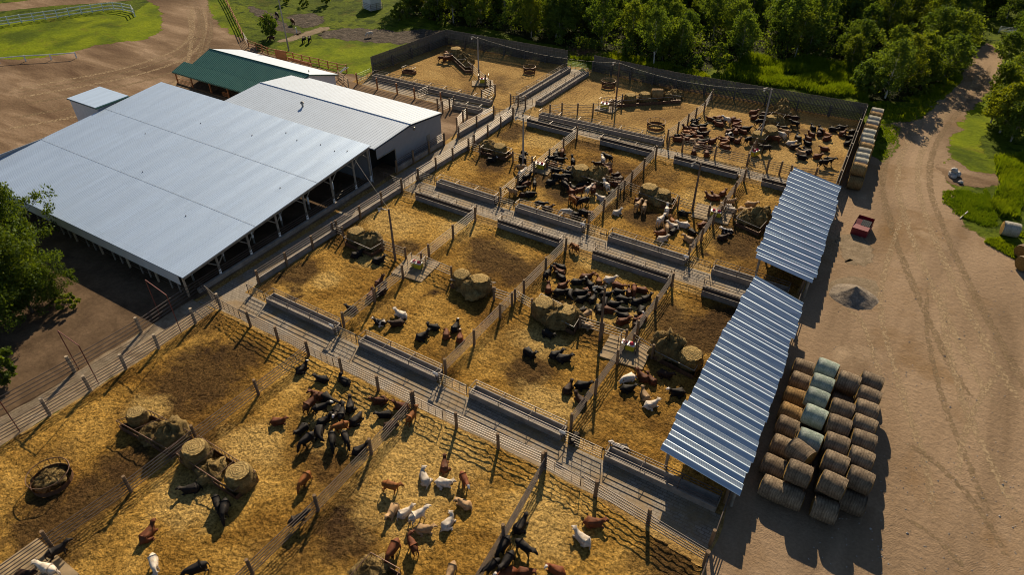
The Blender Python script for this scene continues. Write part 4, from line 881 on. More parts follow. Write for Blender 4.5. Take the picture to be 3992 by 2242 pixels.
heap(G(T(2, 2, 440, 330), .3), 1.7, 1.3, 'hay spilling from the front of the third pen feeder', 17); heap(G(T(2, 2, 590, 330), .3), 1.2, 1.2, 'hay heap at the right end of the third pen feeder', 18)
std(T(2, 2, 1425, 640), T(2, 2, 1820, 840), T(2, 2, 1900, 700), 'hay feeder half under the near striped roof')
heap(G(T(2, 2, 1540, 640), .4), 1.6, 1.75, 'golden torn hay mound in the feeder by the striped roof', 21); upright(G(T(2, 2, 1790, 680), 1.55), 'round hay bale half under the near striped roof', 1.15, .1)
std(T(1, 1, 2245, 35), T(1, 1, 2500, 98), T(1, 1, 2566, 48), 'hay feeder in front of the white shed gable')
heap(G(T(1, 1, 2330, 40), .4), 1.2, .9, 'low hay heap in the feeder in front of the shed', 24); upright(G(T(1, 1, 2440, 30), 1.5), 'round hay bale in the feeder in front of the shed', 1.05, .1)
std(T(2, 1, 590, 290), T(2, 1, 905, 395), T(2, 1, 940, 315), 'hay feeder with one tall bale among the black cattle')
upright(G(T(2, 1, 685, 240), 1.9), 'tall hay bale among the black cattle', 1.2, z=1.05); heap(G(T(2, 1, 860, 350), .4), 1.45, 1.6, 'hay mound right of the tall bale among the cattle', 27); heap(G(T(2, 1, 650, 330), .3), 1.3, 1.0, 'dark hay below the tall bale among the cattle', 28)
std(T(2, 1, 1265, 490), T(2, 1, 1600, 610), T(2, 1, 1655, 515), 'hay feeder with two round bales beside the tan calves')
upright(G(T(2, 1, 1370, 450), 1.6), 'left round bale of the feeder beside the tan calves', 1.2); upright(G(T(2, 1, 1512, 480), 1.6), 'right round bale of the feeder beside the tan calves', 1.0); heap(G(T(2, 1, 1470, 570), .3), 1.5, 1.0, 'dark hay under the two round bales', 31)
std(T(2, 1, 2240, 745), T(2, 1, 2480, 850), T(2, 1, 2560, 760), 'hay feeder half under the far striped roof'); heap(G(T(2, 1, 2330, 760), .4), 1.3, .9, 'flat hay heap in the feeder by the far striped roof', 34); heap(G(T(2, 1, 2480, 760), .4), 1.4, 1.3, 'torn hay bale in the feeder by the far striped roof', 35)
f10 = std(T(2, 0, 1075, 1010), T(2, 0, 1690, 965), T(2, 0, 1500, 935), 'long hay feeder with four bales below the right windbreak', nd=2)
upright(G(T(2, 0, 1180, 960), 1.4), 'first of four bales in the long feeder below the windbreak, nearest the lamp post', 1.0); upright(G(T(2, 0, 1325, 940), 1.5), 'second flat topped bale in the long feeder below the windbreak', 1.0)
bale('gold', G(T(2, 0, 1445, 945), 1.2), .5, 'tipped round bale in the long feeder below the windbreak', 'round bales standing in the feeders', s=1.05); heap(G(T(2, 0, 1540, 985), .3), 1.0, .9, 'small hay heap in the long feeder below the windbreak', 38); heap(G(T(2, 0, 1640, 960), .4), 1.1, .9, 'last hay heap at the right end of the long windbreak feeder', 39)
heap(G(T(2, 0, 1350, 1000), .2), 1.5, .9, 'hay fallen in front of the long windbreak feeder', 40)
std(T(1, 0, 1935, 525), T(1, 0, 2095, 672), T(1, 0, 2175, 665), 'long hay feeder in the far left pen', nd=2)
upright(G(E9(520, 260), 1.6), 'tall dark bale at the back of the far left pen feeder', 1.2); heap(G(E9(555, 370), .4), 1.3, 1.1, 'hay heap beside the tall bale in the far left pen', 42); heap(G(E9(640, 430), .4), 1.3, 1.2, 'middle hay heap in the far left pen feeder', 43); heap(G(E9(710, 500), .4), 1.0, .8, 'end hay heap in the far left pen feeder', 44); heap(G(E9(750, 475), .4), .8, .9, 'small hay tuft in the far left pen feeder', 45)
a, b, c = GQ(fz, E1(1690, 580), E1(1965, 640), E1(2385, 135)); feeder(quadpar(b, c, c+(a-b))[:3]+[a], 'long hay feeder among the red cattle in the far right pen', ndiv=3)
upright(G(E1(1850, 530), 1.5), 'square edged bale at the near end of the far right feeder', 1.05); upright(G(E1(2080, 440), 1.5), 'shaggy round bale in the middle of the far right feeder', 1.15, .2); upright(G(E1(2110, 200), 1.5), 'flat topped bale in the far right feeder', 1.05, -.1)
heap(G(E1(2190, 310), .5), 1.2, 1.2, 'hay mound between the bales of the far right feeder', 48); heap(G(E1(2320, 130), .5), 1.1, 1.2, 'pale hay mound at the far end of the far right feeder', 49); heap(G(E1(2300, 40), .6), 1.1, 1.6, 'tall hay pile against the windbreak in the far right pen', 50)
c3 = GQ(fz, T(1, 0, 1455, 672), T(1, 0, 1560, 690), T(1, 0, 1600, 672), T(1, 0, 1500, 655)); feeder(c3, 'small empty pipe feeder in the far left pen')
c4 = GQ(fz, T(1, 3, 900, 1500), T(1, 3, 1145, 1225), T(1, 3, 1440, 1390), T(1, 3, 1300, 1700)); feeder(c4, 'hay feeder cut by the bottom edge in the middle pen', rail='rust'); heap(G(T(1, 3, 1150, 1420), .3), 1.2, .6, 'pale hay in the feeder cut by the bottom edge', 53)
def ring(ctr, r, label, full=0, z=1.25):
    o = Vector((ctr.x, ctr.y, 0)); t = thing('ring_feeder', o, 0, label, 'ring feeder', 'round pipe feeders'); n = 24
    P = lambda z, rr=r: [Vector((rr*math.cos(2*PI*i/n), rr*math.sin(2*PI*i/n), z)) for i in range(n+1)]
    for zz in (z,) : m = MB(); m.path(P(zz, r*1.04), .04, n=5); m.build('top_ring', MT['rust'], t)
    m = MB()
    for a, b in zip(P(.06)[:-1], P(.06)[1:]): m.quad([a, b, b+Vector((0, 0, .5)), a+Vector((0, 0, .5))])
    m.build('skirt', MT['rust'], t)
    for i in range(0, n, 2): m = MB(); a = 2*PI*i/n; c = Vector((math.cos(a), math.sin(a), 0)); m.tube(c*r+Vector((0, 0, .5)), c*r*1.04+Vector((0, 0, z)), .03, n=4); m.build('bar', MT['rust'], t)
    return t
ring(G(T(0, 3, 475, 425), 1.25), 1.55, 'rusty round feeder with loose hay in the nearest left pen'); heap(GT(0, 3, 500, 480, .1), 1.25, .35, 'loose hay inside the rusty round feeder', 60)
ring(G(T(2, 0, 165, 665), 1.25), 1.15, 'round feeder in front of the left windbreak'); ring(G(T(2, 0, 962, 806), 1.25), 1.25, 'round feeder in front of the right windbreak beside the lamp post'); ring(G(T(2, 0, 1440, 1215), 1.25), 1.45, 'round feeder alone in the far middle pen')
# ---- yellow drinking troughs on concrete pads
MT['yellow'] = plain('yellow_plastic', (.55, .46, .02), .45, 0, .12, 3); MT['red_ball'] = plain('red_ball', (.6, .02, .05), .35, 0, .1, 3); MT['water'] = plain('trough_rim', (.5, .5, .47), .4, 0, .2, 3)
def trough(p, rz, label, pad=None, padlabel=None, padsize=(3.6, 3.6), flip=False):
    if pad is not None:
        m = MB(); m.box((0, 0, .11), (padsize[0], padsize[1], .17), 0); o = m.build('concrete_pad', MT['pad']); o.location = (pad.x, pad.y, .02); o.rotation_euler = (0, 0, rz); tag(o, padlabel, 'concrete pad', 'concrete pads under the troughs')
    t = thing('drinking_trough', (p.x, p.y, .2), rz, label, 'water trough', 'yellow water troughs')
    m = MB(); m.box((0, 0, .32), (1.35, .62, .64)); m.build('tank', MT['yellow'], t)
    m = MB(); m.box((0, 0, .70), (1.42, .68, .12)); m.build('rim', MT['water'], t)
    for s in (-.33, .33):
        b = MB(); k = 8
        for i in range(k+1):
            for j in range(10): a = PI*i/k; q = 2*PI*j/10; b.v.append((s+.24*math.sin(a)*math.cos(q), .24*math.sin(a)*math.sin(q), .76+.24*math.cos(a)))
        for i in range(k):
            for j in range(10): b.f.append((i*10+j, (i+1)*10+j, (i+1)*10+(j+1) % 10, i*10+(j+1) % 10)); b.m.append(0)
        b.build('float_ball', MT['red_ball'], t, True)
    for s in (-1, 1): m = MB(); m.path([(s*.95, -.5, -.1), (s*.95, -.5, 1.5), (s*.95, .5, 1.5), (s*.95, .5, -.1)], .045, n=5); m.build('guard_rail', MT['steel'], t)
    return t
trough(GT(1, 1, 1610, 1225, .4), .1, 'yellow trough with red ball in the cross fence nearest the barn', GT(1, 1, 1600, 1260), 'concrete pad under the yellow trough nearest the barn', (4.2, 4.2))
trough(GT(2, 2, 1155, 600, .4), .1, 'yellow trough with red ball left of the near striped roof', GT(2, 2, 1130, 660), 'concrete pad under the trough left of the near striped roof', (4.6, 3.6))
trough(GT(2, 1, 270, 230, .4), .1, 'yellow trough with red ball among the black cattle', GT(2, 1, 280, 250), 'concrete pad under the trough among the black cattle', (3.6, 3.4))
trough(GT(2, 1, 2035, 710, .4), .1, 'yellow trough with red ball left of the far striped roof', GT(2, 1, 2000, 715), 'concrete pad under the trough left of the far striped roof', (4.8, 3.8))
trough(GT(2, 0, 920, 1065, .4), 0, 'yellow trough on the pad beside the far lamp post', GT(2, 0, 935, 1100), 'pale concrete pad beside the far lamp post', (3.4, 2.2))
trough(G(E1(1770, 920), .4), 1.2, 'yellow trough at the end of the far right hay feeder')
trough(GT(1, 0, 2280, 815, .4), .6, 'yellow trough in the far left pen by the lamp post', GT(1, 0, 2270, 840), 'concrete pad in the far left pen by the lamp post', (4, 2.6))
m = MB(); pc = [G(q, .14) for q in (T(0, 3, 375, 1078), T(0, 3, -300, 1560), T(0, 3, 500, 1700), T(0, 3, 795, 1440))]
slab(m, [Vector((p.x, p.y, .03)) for p in pc], .13); tag(m.build('concrete_pad', MT['pad']), 'wide concrete pad at the bottom left under the white cow', 'concrete pad', 'concrete pads under the troughs')
# ---- light poles
MT['lamp'] = plain('lamp_glass', (.8, .8, .72), .25, 0, .05, 2); MT['pole'] = plain('pole_wood', (.115, .075, .05), .85, 0, .35, 2, stretch=(1, 1, .2)); MT['pole_grey'] = plain('pole_grey_wood', (.24, .22, .20), .85, 0, .3, 2, stretch=(1, 1, .2))
def hgt(b, tpx):
    g = G(b); d = FW*FPX + RT*(tpx[0]-W/2) + UP*(H/2-tpx[1]); return S+d[2]*math.hypot(g.x, g.y)/math.hypot(d[0], d[1])
def pole(b, tpx, label, lamp='l', mat='pole'):
    g = G(b); h = hgt(b, tpx); t = thing('light_pole', g, 0, label, 'light pole', 'lamp posts in the pens'); m = MB(); m.tube((0, 0, 0), (0, 0, h), .16, .11, n=10); m.build('pole', MT[mat], t)
    if lamp:
        d = Vector((-RT[0], -RT[1], 0)).normalized()*1.0
        m = MB(); m.tube((0, 0, h-.25), d*.8+Vector((0, 0, h+.05)), .05); m.build('arm', MT['galv'], t)
        m = MB(); m.tube(d*.7+Vector((0, 0, h+.08)), d*1.25+Vector((0, 0, h-.02)), .16, .12, n=8); m.build('lamp_head', MT['galv'], t)
        m = MB(); m.tube(d*1.05+Vector((0, 0, h-.03)), d*1.1+Vector((0, 0, h-.36)), .17, .1, n=8); m.build('lens', MT['lamp'], t)
    return Vector((g.x, g.y, h))
pA = pole(T(1, 1, 1395, 1180), T(1, 1, 1318, 655), 'brown lamp post beside the feeder nearest the barn'); pC = pole(T(2, 2, 870, 545), F(1512, 722), 'brown lamp post behind the third pen cattle group')
pM = pole(T(2, 1, 1800, 665), T(2, 1, 1850, 195), 'lamp post right of the two round bales in the third row'); pG = pole(T(2, 1, 100, 215), T(2, 0, 115, 1180), 'grey metal lamp post in front of the back alley', mat='pole_grey')
pU = pole(T(2, 0, 1035, 1000), T(2, 0, 1075, 630), 'lamp post beside the long feeder below the windbreak'); pL = pole(T(1, 0, 2233, 800), T(1, 0, 2238, 372), 'pale lamp post in the far left pen', mat='pole_grey')
pR = pole(E1(1840, 740), T(2, 0, 2560, 885), 'lamp post beside the far right hay feeder', mat='pole_grey'); pP = pole(T(1, 0, 325, 505), T(1, 0, 195, -40), 'tall grey utility pole standing in the pasture', None, 'pole_grey')
gp = GT(1, 0, 325, 505); m = MB(); q = G(T(1, 0, 235, 90), 0); ppx = T(1, 0, 235, 90)
def wire(a, b, sag, label, r=.012, n=14):
    m = MB(); pts = []
    for i in range(n+1): f = i/n; p = Vector(a).lerp(Vector(b), f); p.z -= sag*4*f*(1-f); pts.append(p)
    m.path(pts, r, n=4); tag(m.build('overhead_wire', MT['wire']), label, 'wire', 'wires between the lamp posts')
wire((BX1, 60.2, bz(60.2)), pA, .1, 'thin wire from the barn eave to the nearest lamp post')
wire(pU, pR, 1.2, 'thin wire sagging between the two lamp posts along the windbreak'); wire(pU, GT(2, 0, 680, 1000, .1), 0, 'guy wire from the far lamp post down to the ground'); wire(pL, pU, 1.0, 'thin wire crossing over the green gate lane')
# ---- dumpster, piles, pipe
MT['maroon'] = plain('maroon_paint', (.16, .012, .022), .45, .1, .15, 2); MT['lid'] = plain('grey_lid', (.07, .07, .068), .5, .2, .2, 6)
b0, b1, b2 = GT(3, 1, 828, 900), GT(3, 1, 985, 950), GT(3, 1, 1060, 860)
rz = math.atan2((b1-b0).y, (b1-b0).x); w, d = (b1-b0).length, (b2-b1).length; ctr = (b0+b1)/2+Vector((-math.sin(rz), math.cos(rz), 0))*d/2
t = thing('waste_dumpster', ctr, rz, 'dark red metal dumpster standing alone on the yard', 'dumpster'); m = MB()
hw, hd = w/2, d/2
sec = [(-hd, 0), (hd, 0), (hd, 1.45), (hd*.25, 1.45), (-hd, .95)]
for x in (-hw, hw): m.quad([(x, y, z) for y, z in (sec if x > 0 else sec[::-1])])
for (y0, z0), (y1, z1) in ((sec[0], sec[1]), (sec[1], sec[2]), (sec[4], sec[0])): m.quad([(-hw, y0, z0), (-hw, y1, z1), (hw, y1, z1), (hw, y0, z0)])
m.quad([(-hw, hd*.25, 1.05), (hw, hd*.25, 1.05), (hw, hd, 1.05), (-hw, hd, 1.05)]); m.quad([(-hw, hd*.25, 1.45), (-hw, hd*.25, 1.05), (hw, hd*.25, 1.05), (hw, hd*.25, 1.45)])
m.build('bin', MT['maroon'], t); m = MB()
m.quad([(-hw+.08, -hd, .97), (hw-.08, -hd, .97), (hw-.08, hd*.27, 1.48), (-hw+.08, hd*.27, 1.48)]) if 0 else m.quad([(-hw*.25, -hd*.35, 1.12), (hw*.9, -hd*.35, 1.12), (hw*.9, hd*.27, 1.48), (-hw*.25, hd*.27, 1.48)])
for i in range(6): x = -hw*.22+hw*1.08*i/5; m.tube((x, -hd*.35, 1.13), (x, hd*.27, 1.49), .02, n=4)
m.quad([(-hw+.02, -hd, .955), (hw-.02, -hd, .955), (hw-.02, -hd*.35, 1.105), (-hw+.02, -hd*.35, 1.105)]); m.quad([(-hw+.02, -hd*.35, 1.105), (-hw*.25, -hd*.35, 1.105), (-hw*.25, hd*.25, 1.45), (-hw+.02, hd*.25, 1.45)])
m.m = [0]*(len(m.f)-2)+[1, 1]; m.build('lid', [MT['lid'], MT['maroon']], t); m = MB()
for x in (-hw-.04, hw+.04): m.box((x, 0, .8), (.08, d*.5, .14))
m.build('lift_sleeve', MT['maroon'], t)
def mound(ctr, r, h, label, name, mat, seed, cat, flat=1.0):
    m = MB(); seg, rg = 40, 12
    for k in range(rg+1):
        f = k/rg
        for i in range(seg):
            a = 2*PI*i/seg; n = 1+.18*mnoise.noise((math.cos(a)*1.5+seed, math.sin(a)*1.5, 0)); q = r*(1-f)*n
            z = h*(f**1.25)+.10*h*mnoise.noise((q*math.cos(a)*1.5+seed, q*math.sin(a)*1.5, 3)); m.v.append((q*math.cos(a), q*math.sin(a)*flat, max(z, -.02) if k else -.02))
    for k in range(rg):
        for i in range(seg): j = (i+1) % seg; m.f.append((k*seg+i, k*seg+j, (k+1)*seg+j, (k+1)*seg+i)); m.m.append(0)
    o = m.build(name, MT[mat], None, True); o.location = (ctr.x, ctr.y, .0); return tag(o, label, cat)
mound(GT(3, 2, 860, 95), 2.5, 1.45, 'cone of dark gravel dumped on the yard beside the near striped roof', 'gravel_pile', 'pile', 4, 'gravel pile')
zone('spread_gravel', [G(p) for p in (T(3, 2, 600, 20), T(3, 2, 640, -70), T(3, 2, 800, -130), T(3, 2, 1080, -60), T(3, 2, 1130, 60), T(3, 2, 1060, 170), T(3, 2, 900, 230), T(3, 2, 740, 170))], .014, MT['gravel'], .5, .4)
MT['rock'] = plain('pale_rock', (.34, .32, .30), .9, 0, .35, 2, bmp=.6)
def rock(p, r, label, seed):
    bm = bmesh.new(); bmesh.ops.create_icosphere(bm, subdivisions=2, radius=r)
    for v in bm.verts: n = 1+.35*mnoise.noise(v.co*1.4/r+Vector((seed, 0, 0))); v.co = Vector((v.co.x*n, v.co.y*n, v.co.z*.7*n))
    me = bpy.data.meshes.new('field_stone'); bm.to_mesh(me); bm.free(); o = link('field_stone', me, None, MT['rock']); o.location = (p.x, p.y, p.z); tag(o, label, 'stone', 'pale stones piled by the track')
for k, (x, y, z, r, l) in enumerate(((1880, 265, .9, .5, 'large pale stone on top of the pile by the track'), (1850, 300, .35, .5, 'pale stone on the left of the pile by the track'), (1905, 300, .4, .55, 'pale stone on the right of the pile by the track'), (1870, 325, .25, .45, 'pale stone at the front of the pile by the track'), (1838, 318, .2, .3, 'small pale stone at the left foot of the pile'), (1940, 385, .2, .35, 'small pale stone apart from the pile by the track'))): rock(GT(3, 1, x, y, z), r, l, k*3.1)
m = MB(); a, b = GT(3, 1, 1932, 750, .08), GT(3, 1, 2010, 682, .25); m.tube(a, b, .07, n=8); tag(m.build('loose_pipe', MT['galv']), 'pale pipe lying in the weeds beside the track', 'pipe')
# ---- rail fences at the top left
def rails3(pts, label, name, mat, nr=3, h=1.45, r=.06, hb=.35, pr=.09, group='rail fences beyond the sheds'):
    a = pts[0]; t = thing(name, (a.x, a.y, 0), 0, label, 'fence', group); P = [Vector((p.x-a.x, p.y-a.y, 0)) for p in pts]
    for p in P: m = MB(); m.box((p.x, p.y, (h+.15)/2), (pr*2, pr*2, h+.15), .3); m.build('post', MT[mat], t)
    for k in range(nr):
        z = hb+(h-hb)*k/max(1, nr-1) if nr > 1 else h; m = MB()
        for p, q in zip(P[:-1], P[1:]):
            d = q-p; c = (p+q)/2; m.box((c.x, c.y, z), (d.length, .06, r*2), math.atan2(d.y, d.x))
        m.build('rail', MT[mat], t)
    return t
rails3(px(0, 0, (-160, 285), (-30, 262), (95, 245), (220, 225), (345, 210), (463, 192), (582, 178), (700, 158), (825, 138), (930, 125), (1042, 108), (1150, 98), (1240, 107), (1335, 128), (1358, 165)), 'white three rail fence round the bright lawn', 'white_fence', 'white_vinyl', r=.10, h=1.75)
rails3(px(0, 0, (-280, 660), (0, 636), (262, 612), (518, 600), (770, 580)), 'single white rail along the lower edge of the lawn', 'white_rail', 'white_vinyl', nr=1, h=1.1, r=.09)
rails3(px(0, 0, (2230, -40), (2262, 10), (2290, 60), (2318, 115), (2345, 170), (2372, 225), (2400, 280), (2425, 335), (2450, 395)), 'stained wooden fence right of the driveway', 'wooden_fence', 'cedar', r=.09)
rails3(px(0, 0, (2500, 470), (2578, 500))+px(1, 0, (62, 522), (118, 547), (200, 570), (290, 585), (375, 602), (463, 626), (545, 646), (632, 662), (722, 687), (818, 710), (908, 727)), 'stained wooden fence between the pasture and the green roofed house', 'wooden_fence', 'cedar', nr=3, r=.07)
gate(px(0, 0, (2455, 395))[0], px(0, 0, (2498, 468))[0], 'pale pipe gate at the end of the driveway fence', mat='galv')
m = MB(); a, b = GT(1, 0, 815, 740, .4), GT(1, 0, 895, 670, 1.6); m.tube(a, b, .09, n=6); m.tube(a+Vector((.5, .2, .3)), b+Vector((.5, .2, 0)), .09, n=6); tag(m.build('raised_boom', MT['white_vinyl']), 'white boom leaning beside the end of the green roofed house', 'boom')
rails3(px(1, 0, (830, 790), (880, 830), (925, 872)), 'white topped short fence at the corner of the green roofed house', 'wooden_fence', 'pale_post', nr=3)
m = MB(); a, b = GT(1, 0, 320, 605), GT(1, 0, 560, 672); d = b-a; m.box(((a+b)/2+Vector((0, 0, .45)))[:], (d.length, .1, .5), math.atan2(d.y, d.x)); tag(m.build('plank_barrier', MT['cedar']), 'low orange plank wall behind the green roofed house', 'plank wall')
a, b = GT(1, 0, 205, 590), GT(1, 0, 310, 610); m = MB(); d = b-a; m.box(((a+b)/2+Vector((0, 0, 1.0)))[:], (d.length, .12, 2.0), math.atan2(d.y, d.x)); tag(m.build('plank_screen', MT['cedar']), 'tall orange plank screen behind the green roofed house', 'plank screen')
m = MB(); a = GT(1, 0, 405, 330); m.tube(a, a+Vector((0, 0, 1.3)), .1, n=8); o = m.build('marker_post', MT['band']); tag(o, 'short white marker post beside the gravel path', 'marker')
a, b = GT(2, 0, 1250, 540, .3), GT(2, 0, 1278, 568, .3); m = MB(); m.tube(a, b, .12, n=6); tag(m.build('fallen_log', MT['pale_post']), 'pale fallen log at the edge of the wood', 'log')
for k, (c, r, x, y) in enumerate(((3, 0, 2320, 320), (3, 0, 2400, 360))):
    p = GT(c, r, x, y); rails3([p, p+Vector((3, .6, 0))], ('white slatted panel lying beyond the track bend', 'second white slatted panel right of the first')[k], 'slatted_panel', 'white_vinyl', nr=4, h=1.2)
# ================================================================ cattle
def skin_mesh(name, verts, edges, radii, sub=1):
    me = bpy.data.meshes.new(name); me.from_pydata(verts, edges, []); ob = bpy.data.objects.new(name, me); COL.objects.link(ob)
    md = ob.modifiers.new('skin', 'SKIN'); md.use_smooth_shade = True
    for i, r in enumerate(radii):
        sv = me.skin_vertices[0].data[i]; sv.radius = r if isinstance(r, tuple) else (r, r)
    me.skin_vertices[0].data[0].use_root = True
    ob.modifiers.new('sub', 'SUBSURF').levels = sub; ob.modifiers['sub'].render_levels = sub
    dg = bpy.context.evaluated_depsgraph_get(); ev = ob.evaluated_get(dg); out = bpy.data.meshes.new_from_object(ev); bpy.data.objects.remove(ob); bpy.data.meshes.remove(me)
    out.name = name; out.polygons.foreach_set('use_smooth', [True]*len(out.polygons)); return out
def cow_mesh(pose, head, seed):
    rnd = random.Random(seed); V = []; E_ = []; Rr = []
    def v(p, r, par=None):
        V.append(tuple(p)); Rr.append(r); i = len(V)-1
        if par is not None: E_.append((par, i))
        return i
    if pose == 'S':
        mid = v((-.12, 0, .93), .335); hip = v((-.52, 0, .99), .285, mid); rump = v((-.74, 0, 1.0), .20, hip); tl = v((-.86, 0, 1.0), .055, rump); tl2 = v((-.90, .02, .72), .03, tl); v((-.88, .03, .38), .045, tl2)
        sh = v((.34, 0, .97), .30, mid); nb = v((.58, 0, 1.07), .21, sh); z0 = 0
        for s in (-1, 1):
            a = v((.40, s*.17, .68), .12, sh); st = rnd.uniform(-.08, .08); k = v((.42+st, s*.18, .40), .062, a); f = v((.42+st*1.6, s*.18, .10), .045, k); v((.45+st*1.6, s*.18, .02), .055, f)
            a = v((-.55, s*.19, .72), .165, hip); b = v((-.46, s*.20, .56), .11, a); st = rnd.uniform(-.1, .08); k = v((-.72+st, s*.19, .38), .058, b); f = v((-.67+st, s*.19, .10), .045, k); v((-.63+st, s*.19, .02), .055, f)
        base = Vector((.58, 0, 1.07))
        if head == 'd': rel = [(.20, 0, -.12), (.36, 0, -.40), (.52, 0, -.72), (.60, 0, -.92)]
        elif head == 'u': rel = [(.16, 0, .17), (.30, 0, .33), (.45, 0, .33), (.68, 0, .17)]
        else: rel = [(.18, 0, .10), (.36, 0, .20), (.52, 0, .15), (.72, 0, -.06)]
    else:
        mid = v((-.12, 0, .36), (.36, .40)); hip = v((-.52, .03, .35), (.32, .38), mid); rump = v((-.76, .04, .33), .24, hip); tl = v((-.90, .05, .28), .05, rump); v((-.98, .25, .08), .035, tl)
        sh = v((.34, 0, .40), (.33, .35), mid); nb = v((.58, 0, .56), .22, sh)
        a = v((.50, .24, .16), .10, sh); k = v((.80, .22, .10), .06, a); v((.56, .30, .06), .05, k)
        a = v((.46, -.26, .15), .10, sh); k = v((.74, -.30, .09), .06, a); v((.50, -.36, .06), .05, k)
        a = v((-.42, -.36, .26), .16, hip); k = v((-.08, -.48, .14), .085, a); f = v((-.36, -.56, .07), .055, k); v((-.10, -.62, .05), .05, f)
        a = v((-.50, .36, .20), .14, hip); v((-.22, .44, .10), .07, a)
        base = Vector((.58, 0, .56))
        if head == 'd': rel = [(.2, .1, -.06), (.36, .25, -.24), (.46, .36, -.34), (.54, .50, -.42)]
        else: rel = [(.14, 0, .13), (.27, 0, .27), (.40, 0, .26), (.60, 0, .10)]
    ang = {'l': R(62), 'r': R(-62)}.get(head, 0)
    def turn(p, k): c, s = math.cos(ang*k), math.sin(ang*k); return Vector((p[0]*c-p[1]*s, p[0]*s+p[1]*c, p[2]))
    q = [base+turn(rel[0], .5), base+turn(rel[1], .9), base+turn(rel[2], 1), base+turn(rel[3], 1)]
    n1 = v(q[0], .165, nb); poll = v(q[1], .135, n1); fh = v(q[2], .118, poll); mz = v(q[3], .072, fh)
    fd = (q[3]-q[2]).normalized(); side = fd.cross(Vector((0, 0, 1))).normalized()
    for s in (-1, 1): e = v(q[1]+side*s*.15+Vector((0, 0, .05)), .045, poll); v(q[1]+side*s*.29+Vector((0, 0, .03)), .035, e)
    me = skin_mesh('cow', V, E_, Rr, 2)
    at = me.attributes.new('face', 'FLOAT', 'POINT'); bl = me.attributes.new('low', 'FLOAT', 'POINT')
    for i, vv in enumerate(me.vertices):
        p = vv.co; ab = q[3]-q[2]; tt = max(0, min(1, (p-q[2]).dot(ab)/ab.length_squared)); dist = (p-(q[2]+ab*tt)).length
        at.data[i].value = max(0, min(1, (.19-dist)/.05)); zz = (p-(q[3])).length; bl.data[i].value = max(0, min(1, (.11-zz)/.03))
    # deep chest, flat back
    for vv in me.vertices:
        if pose == 'S' and vv.co.z > .5 and vv.co.x < .6: vv.co.z = .93+(vv.co.z-.93)*(1.12 if vv.co.z < .93 else .92)
    return me
COATS = {'K': ('black', (.010, .008, .008)), 'D': ('dark brown', (.035, .016, .010)), 'R': ('red brown', (.105, .032, .012)), 'O': ('orange brown', (.21, .075, .018)), 'T': ('tan', (.34, .215, .11)), 'W': ('white', (.54, .47, .39))}
def coat(name, c, face=None, patch=None):
    m, t, b = nmat('coat_'+name); v = pos(t, obj=True); oi = t.nodes.new('ShaderNodeObjectInfo')
    va = t.nodes.new('ShaderNodeVectorMath'); va.operation = 'ADD'; t.links.new(v, va.inputs[0]); mul = t.nodes.new('ShaderNodeVectorMath'); mul.operation = 'SCALE'; mul.inputs[0].default_value = (37, 11, 23); t.links.new(oi.outputs['Random'], mul.inputs['Scale']); t.links.new(mul.outputs[0], va.inputs[1]); v2 = va.outputs[0]
    d = tuple(x*.6 for x in c); l = tuple(min(1, x*1.3) for x in c)
    cc = ramp(t, noi(t, v2, 2.2, 5, .6), [(.3, d), (.7, l)])
    cc = mix(t, 1, cc, ramp(t, oi.outputs['Random'], [(0, G3(.75)), (1, G3(1.2))]), 'MULTIPLY')
    if name in 'KDkRr': cc = mix(t, ramp(t, noi(t, v2, 1.3, 5, .65), [(.56, (0, 0, 0)), (.78, (1, 1, 1))]), cc, (.075, .048, .028))
    elif name in 'WT': cc = mix(t, ramp(t, noi(t, v2, 1.6, 5, .65), [(.55, (0, 0, 0)), (.8, (1, 1, 1))]), cc, (.30, .21, .12))
    if patch: cc = mix(t, ramp(t, noi(t, v2, 1.5, 2, .4), [(.52, (0, 0, 0)), (.57, (1, 1, 1))]), cc, patch)
    if face:
        a = t.nodes.new('ShaderNodeAttribute'); a.attribute_name = 'face'; cc = mix(t, a.outputs['Fac'], cc, face)
    a = t.nodes.new('ShaderNodeAttribute'); a.attribute_name = 'low'; cc = mix(t, a.outputs['Fac'], cc, (.12, .075, .06) if name in ('T', 'W') else (.02, .014, .012))
    t.links.new(cc, b.inputs['Base Color']); b.inputs['Roughness'].default_value = .7; b.inputs['Specular IOR Level'].default_value = .18
    bump(t, noi(t, v2, 9, 4, .7), .35, .04, b); return m
CM = {k: coat(k, c) for k, (n, c) in COATS.items()}
WH = (.70, .64, .58)
CM['k'] = coat('k', COATS['K'][1], WH); CM['r'] = coat('r', (.15, .042, .014), WH); CM['p'] = coat('p', COATS['K'][1], WH, (.55, .5, .45))
CNAME = {k: n for k, (n, c) in COATS.items()}; CNAME.update(k='black white faced', r='red white faced', p='black and white patched')
CMESH = {}
for pose in 'SL':
    for h in 'fulrd':
        if pose == 'L' and h == 'u': continue
        CMESH[pose+h] = cow_mesh(pose, h, hash((pose, h)) % 97 if 0 else ord(pose)+ord(h))
for me in CMESH.values(): me.materials.append(CM['K'])
COWS = []
def herd(fn, txt, zl=.42, zs=.85):
    """rump x,y  shoulder x,y  pose+coat(+head) ; traced cattle, set down on the ground"""
    for item in txt.split(';'):
        item = item.strip()
        if not item: continue
        a = item.split(','); x0, y0, x1, y1 = map(float, a[:4]); code = a[4]; pose, ct = code[0], code[1]; hd = code[2] if len(code) > 2 else random.choice('fffflr' if pose == 'L' else 'fffu')
        z = zl if pose == 'L' else zs
        p, q = G(fn(x0, y0), z), G(fn(x1, y1), z); d = q-p; c = p.lerp(q, .52); COWS.append([c.x, c.y, math.atan2(d.y, d.x), pose, ct, hd])
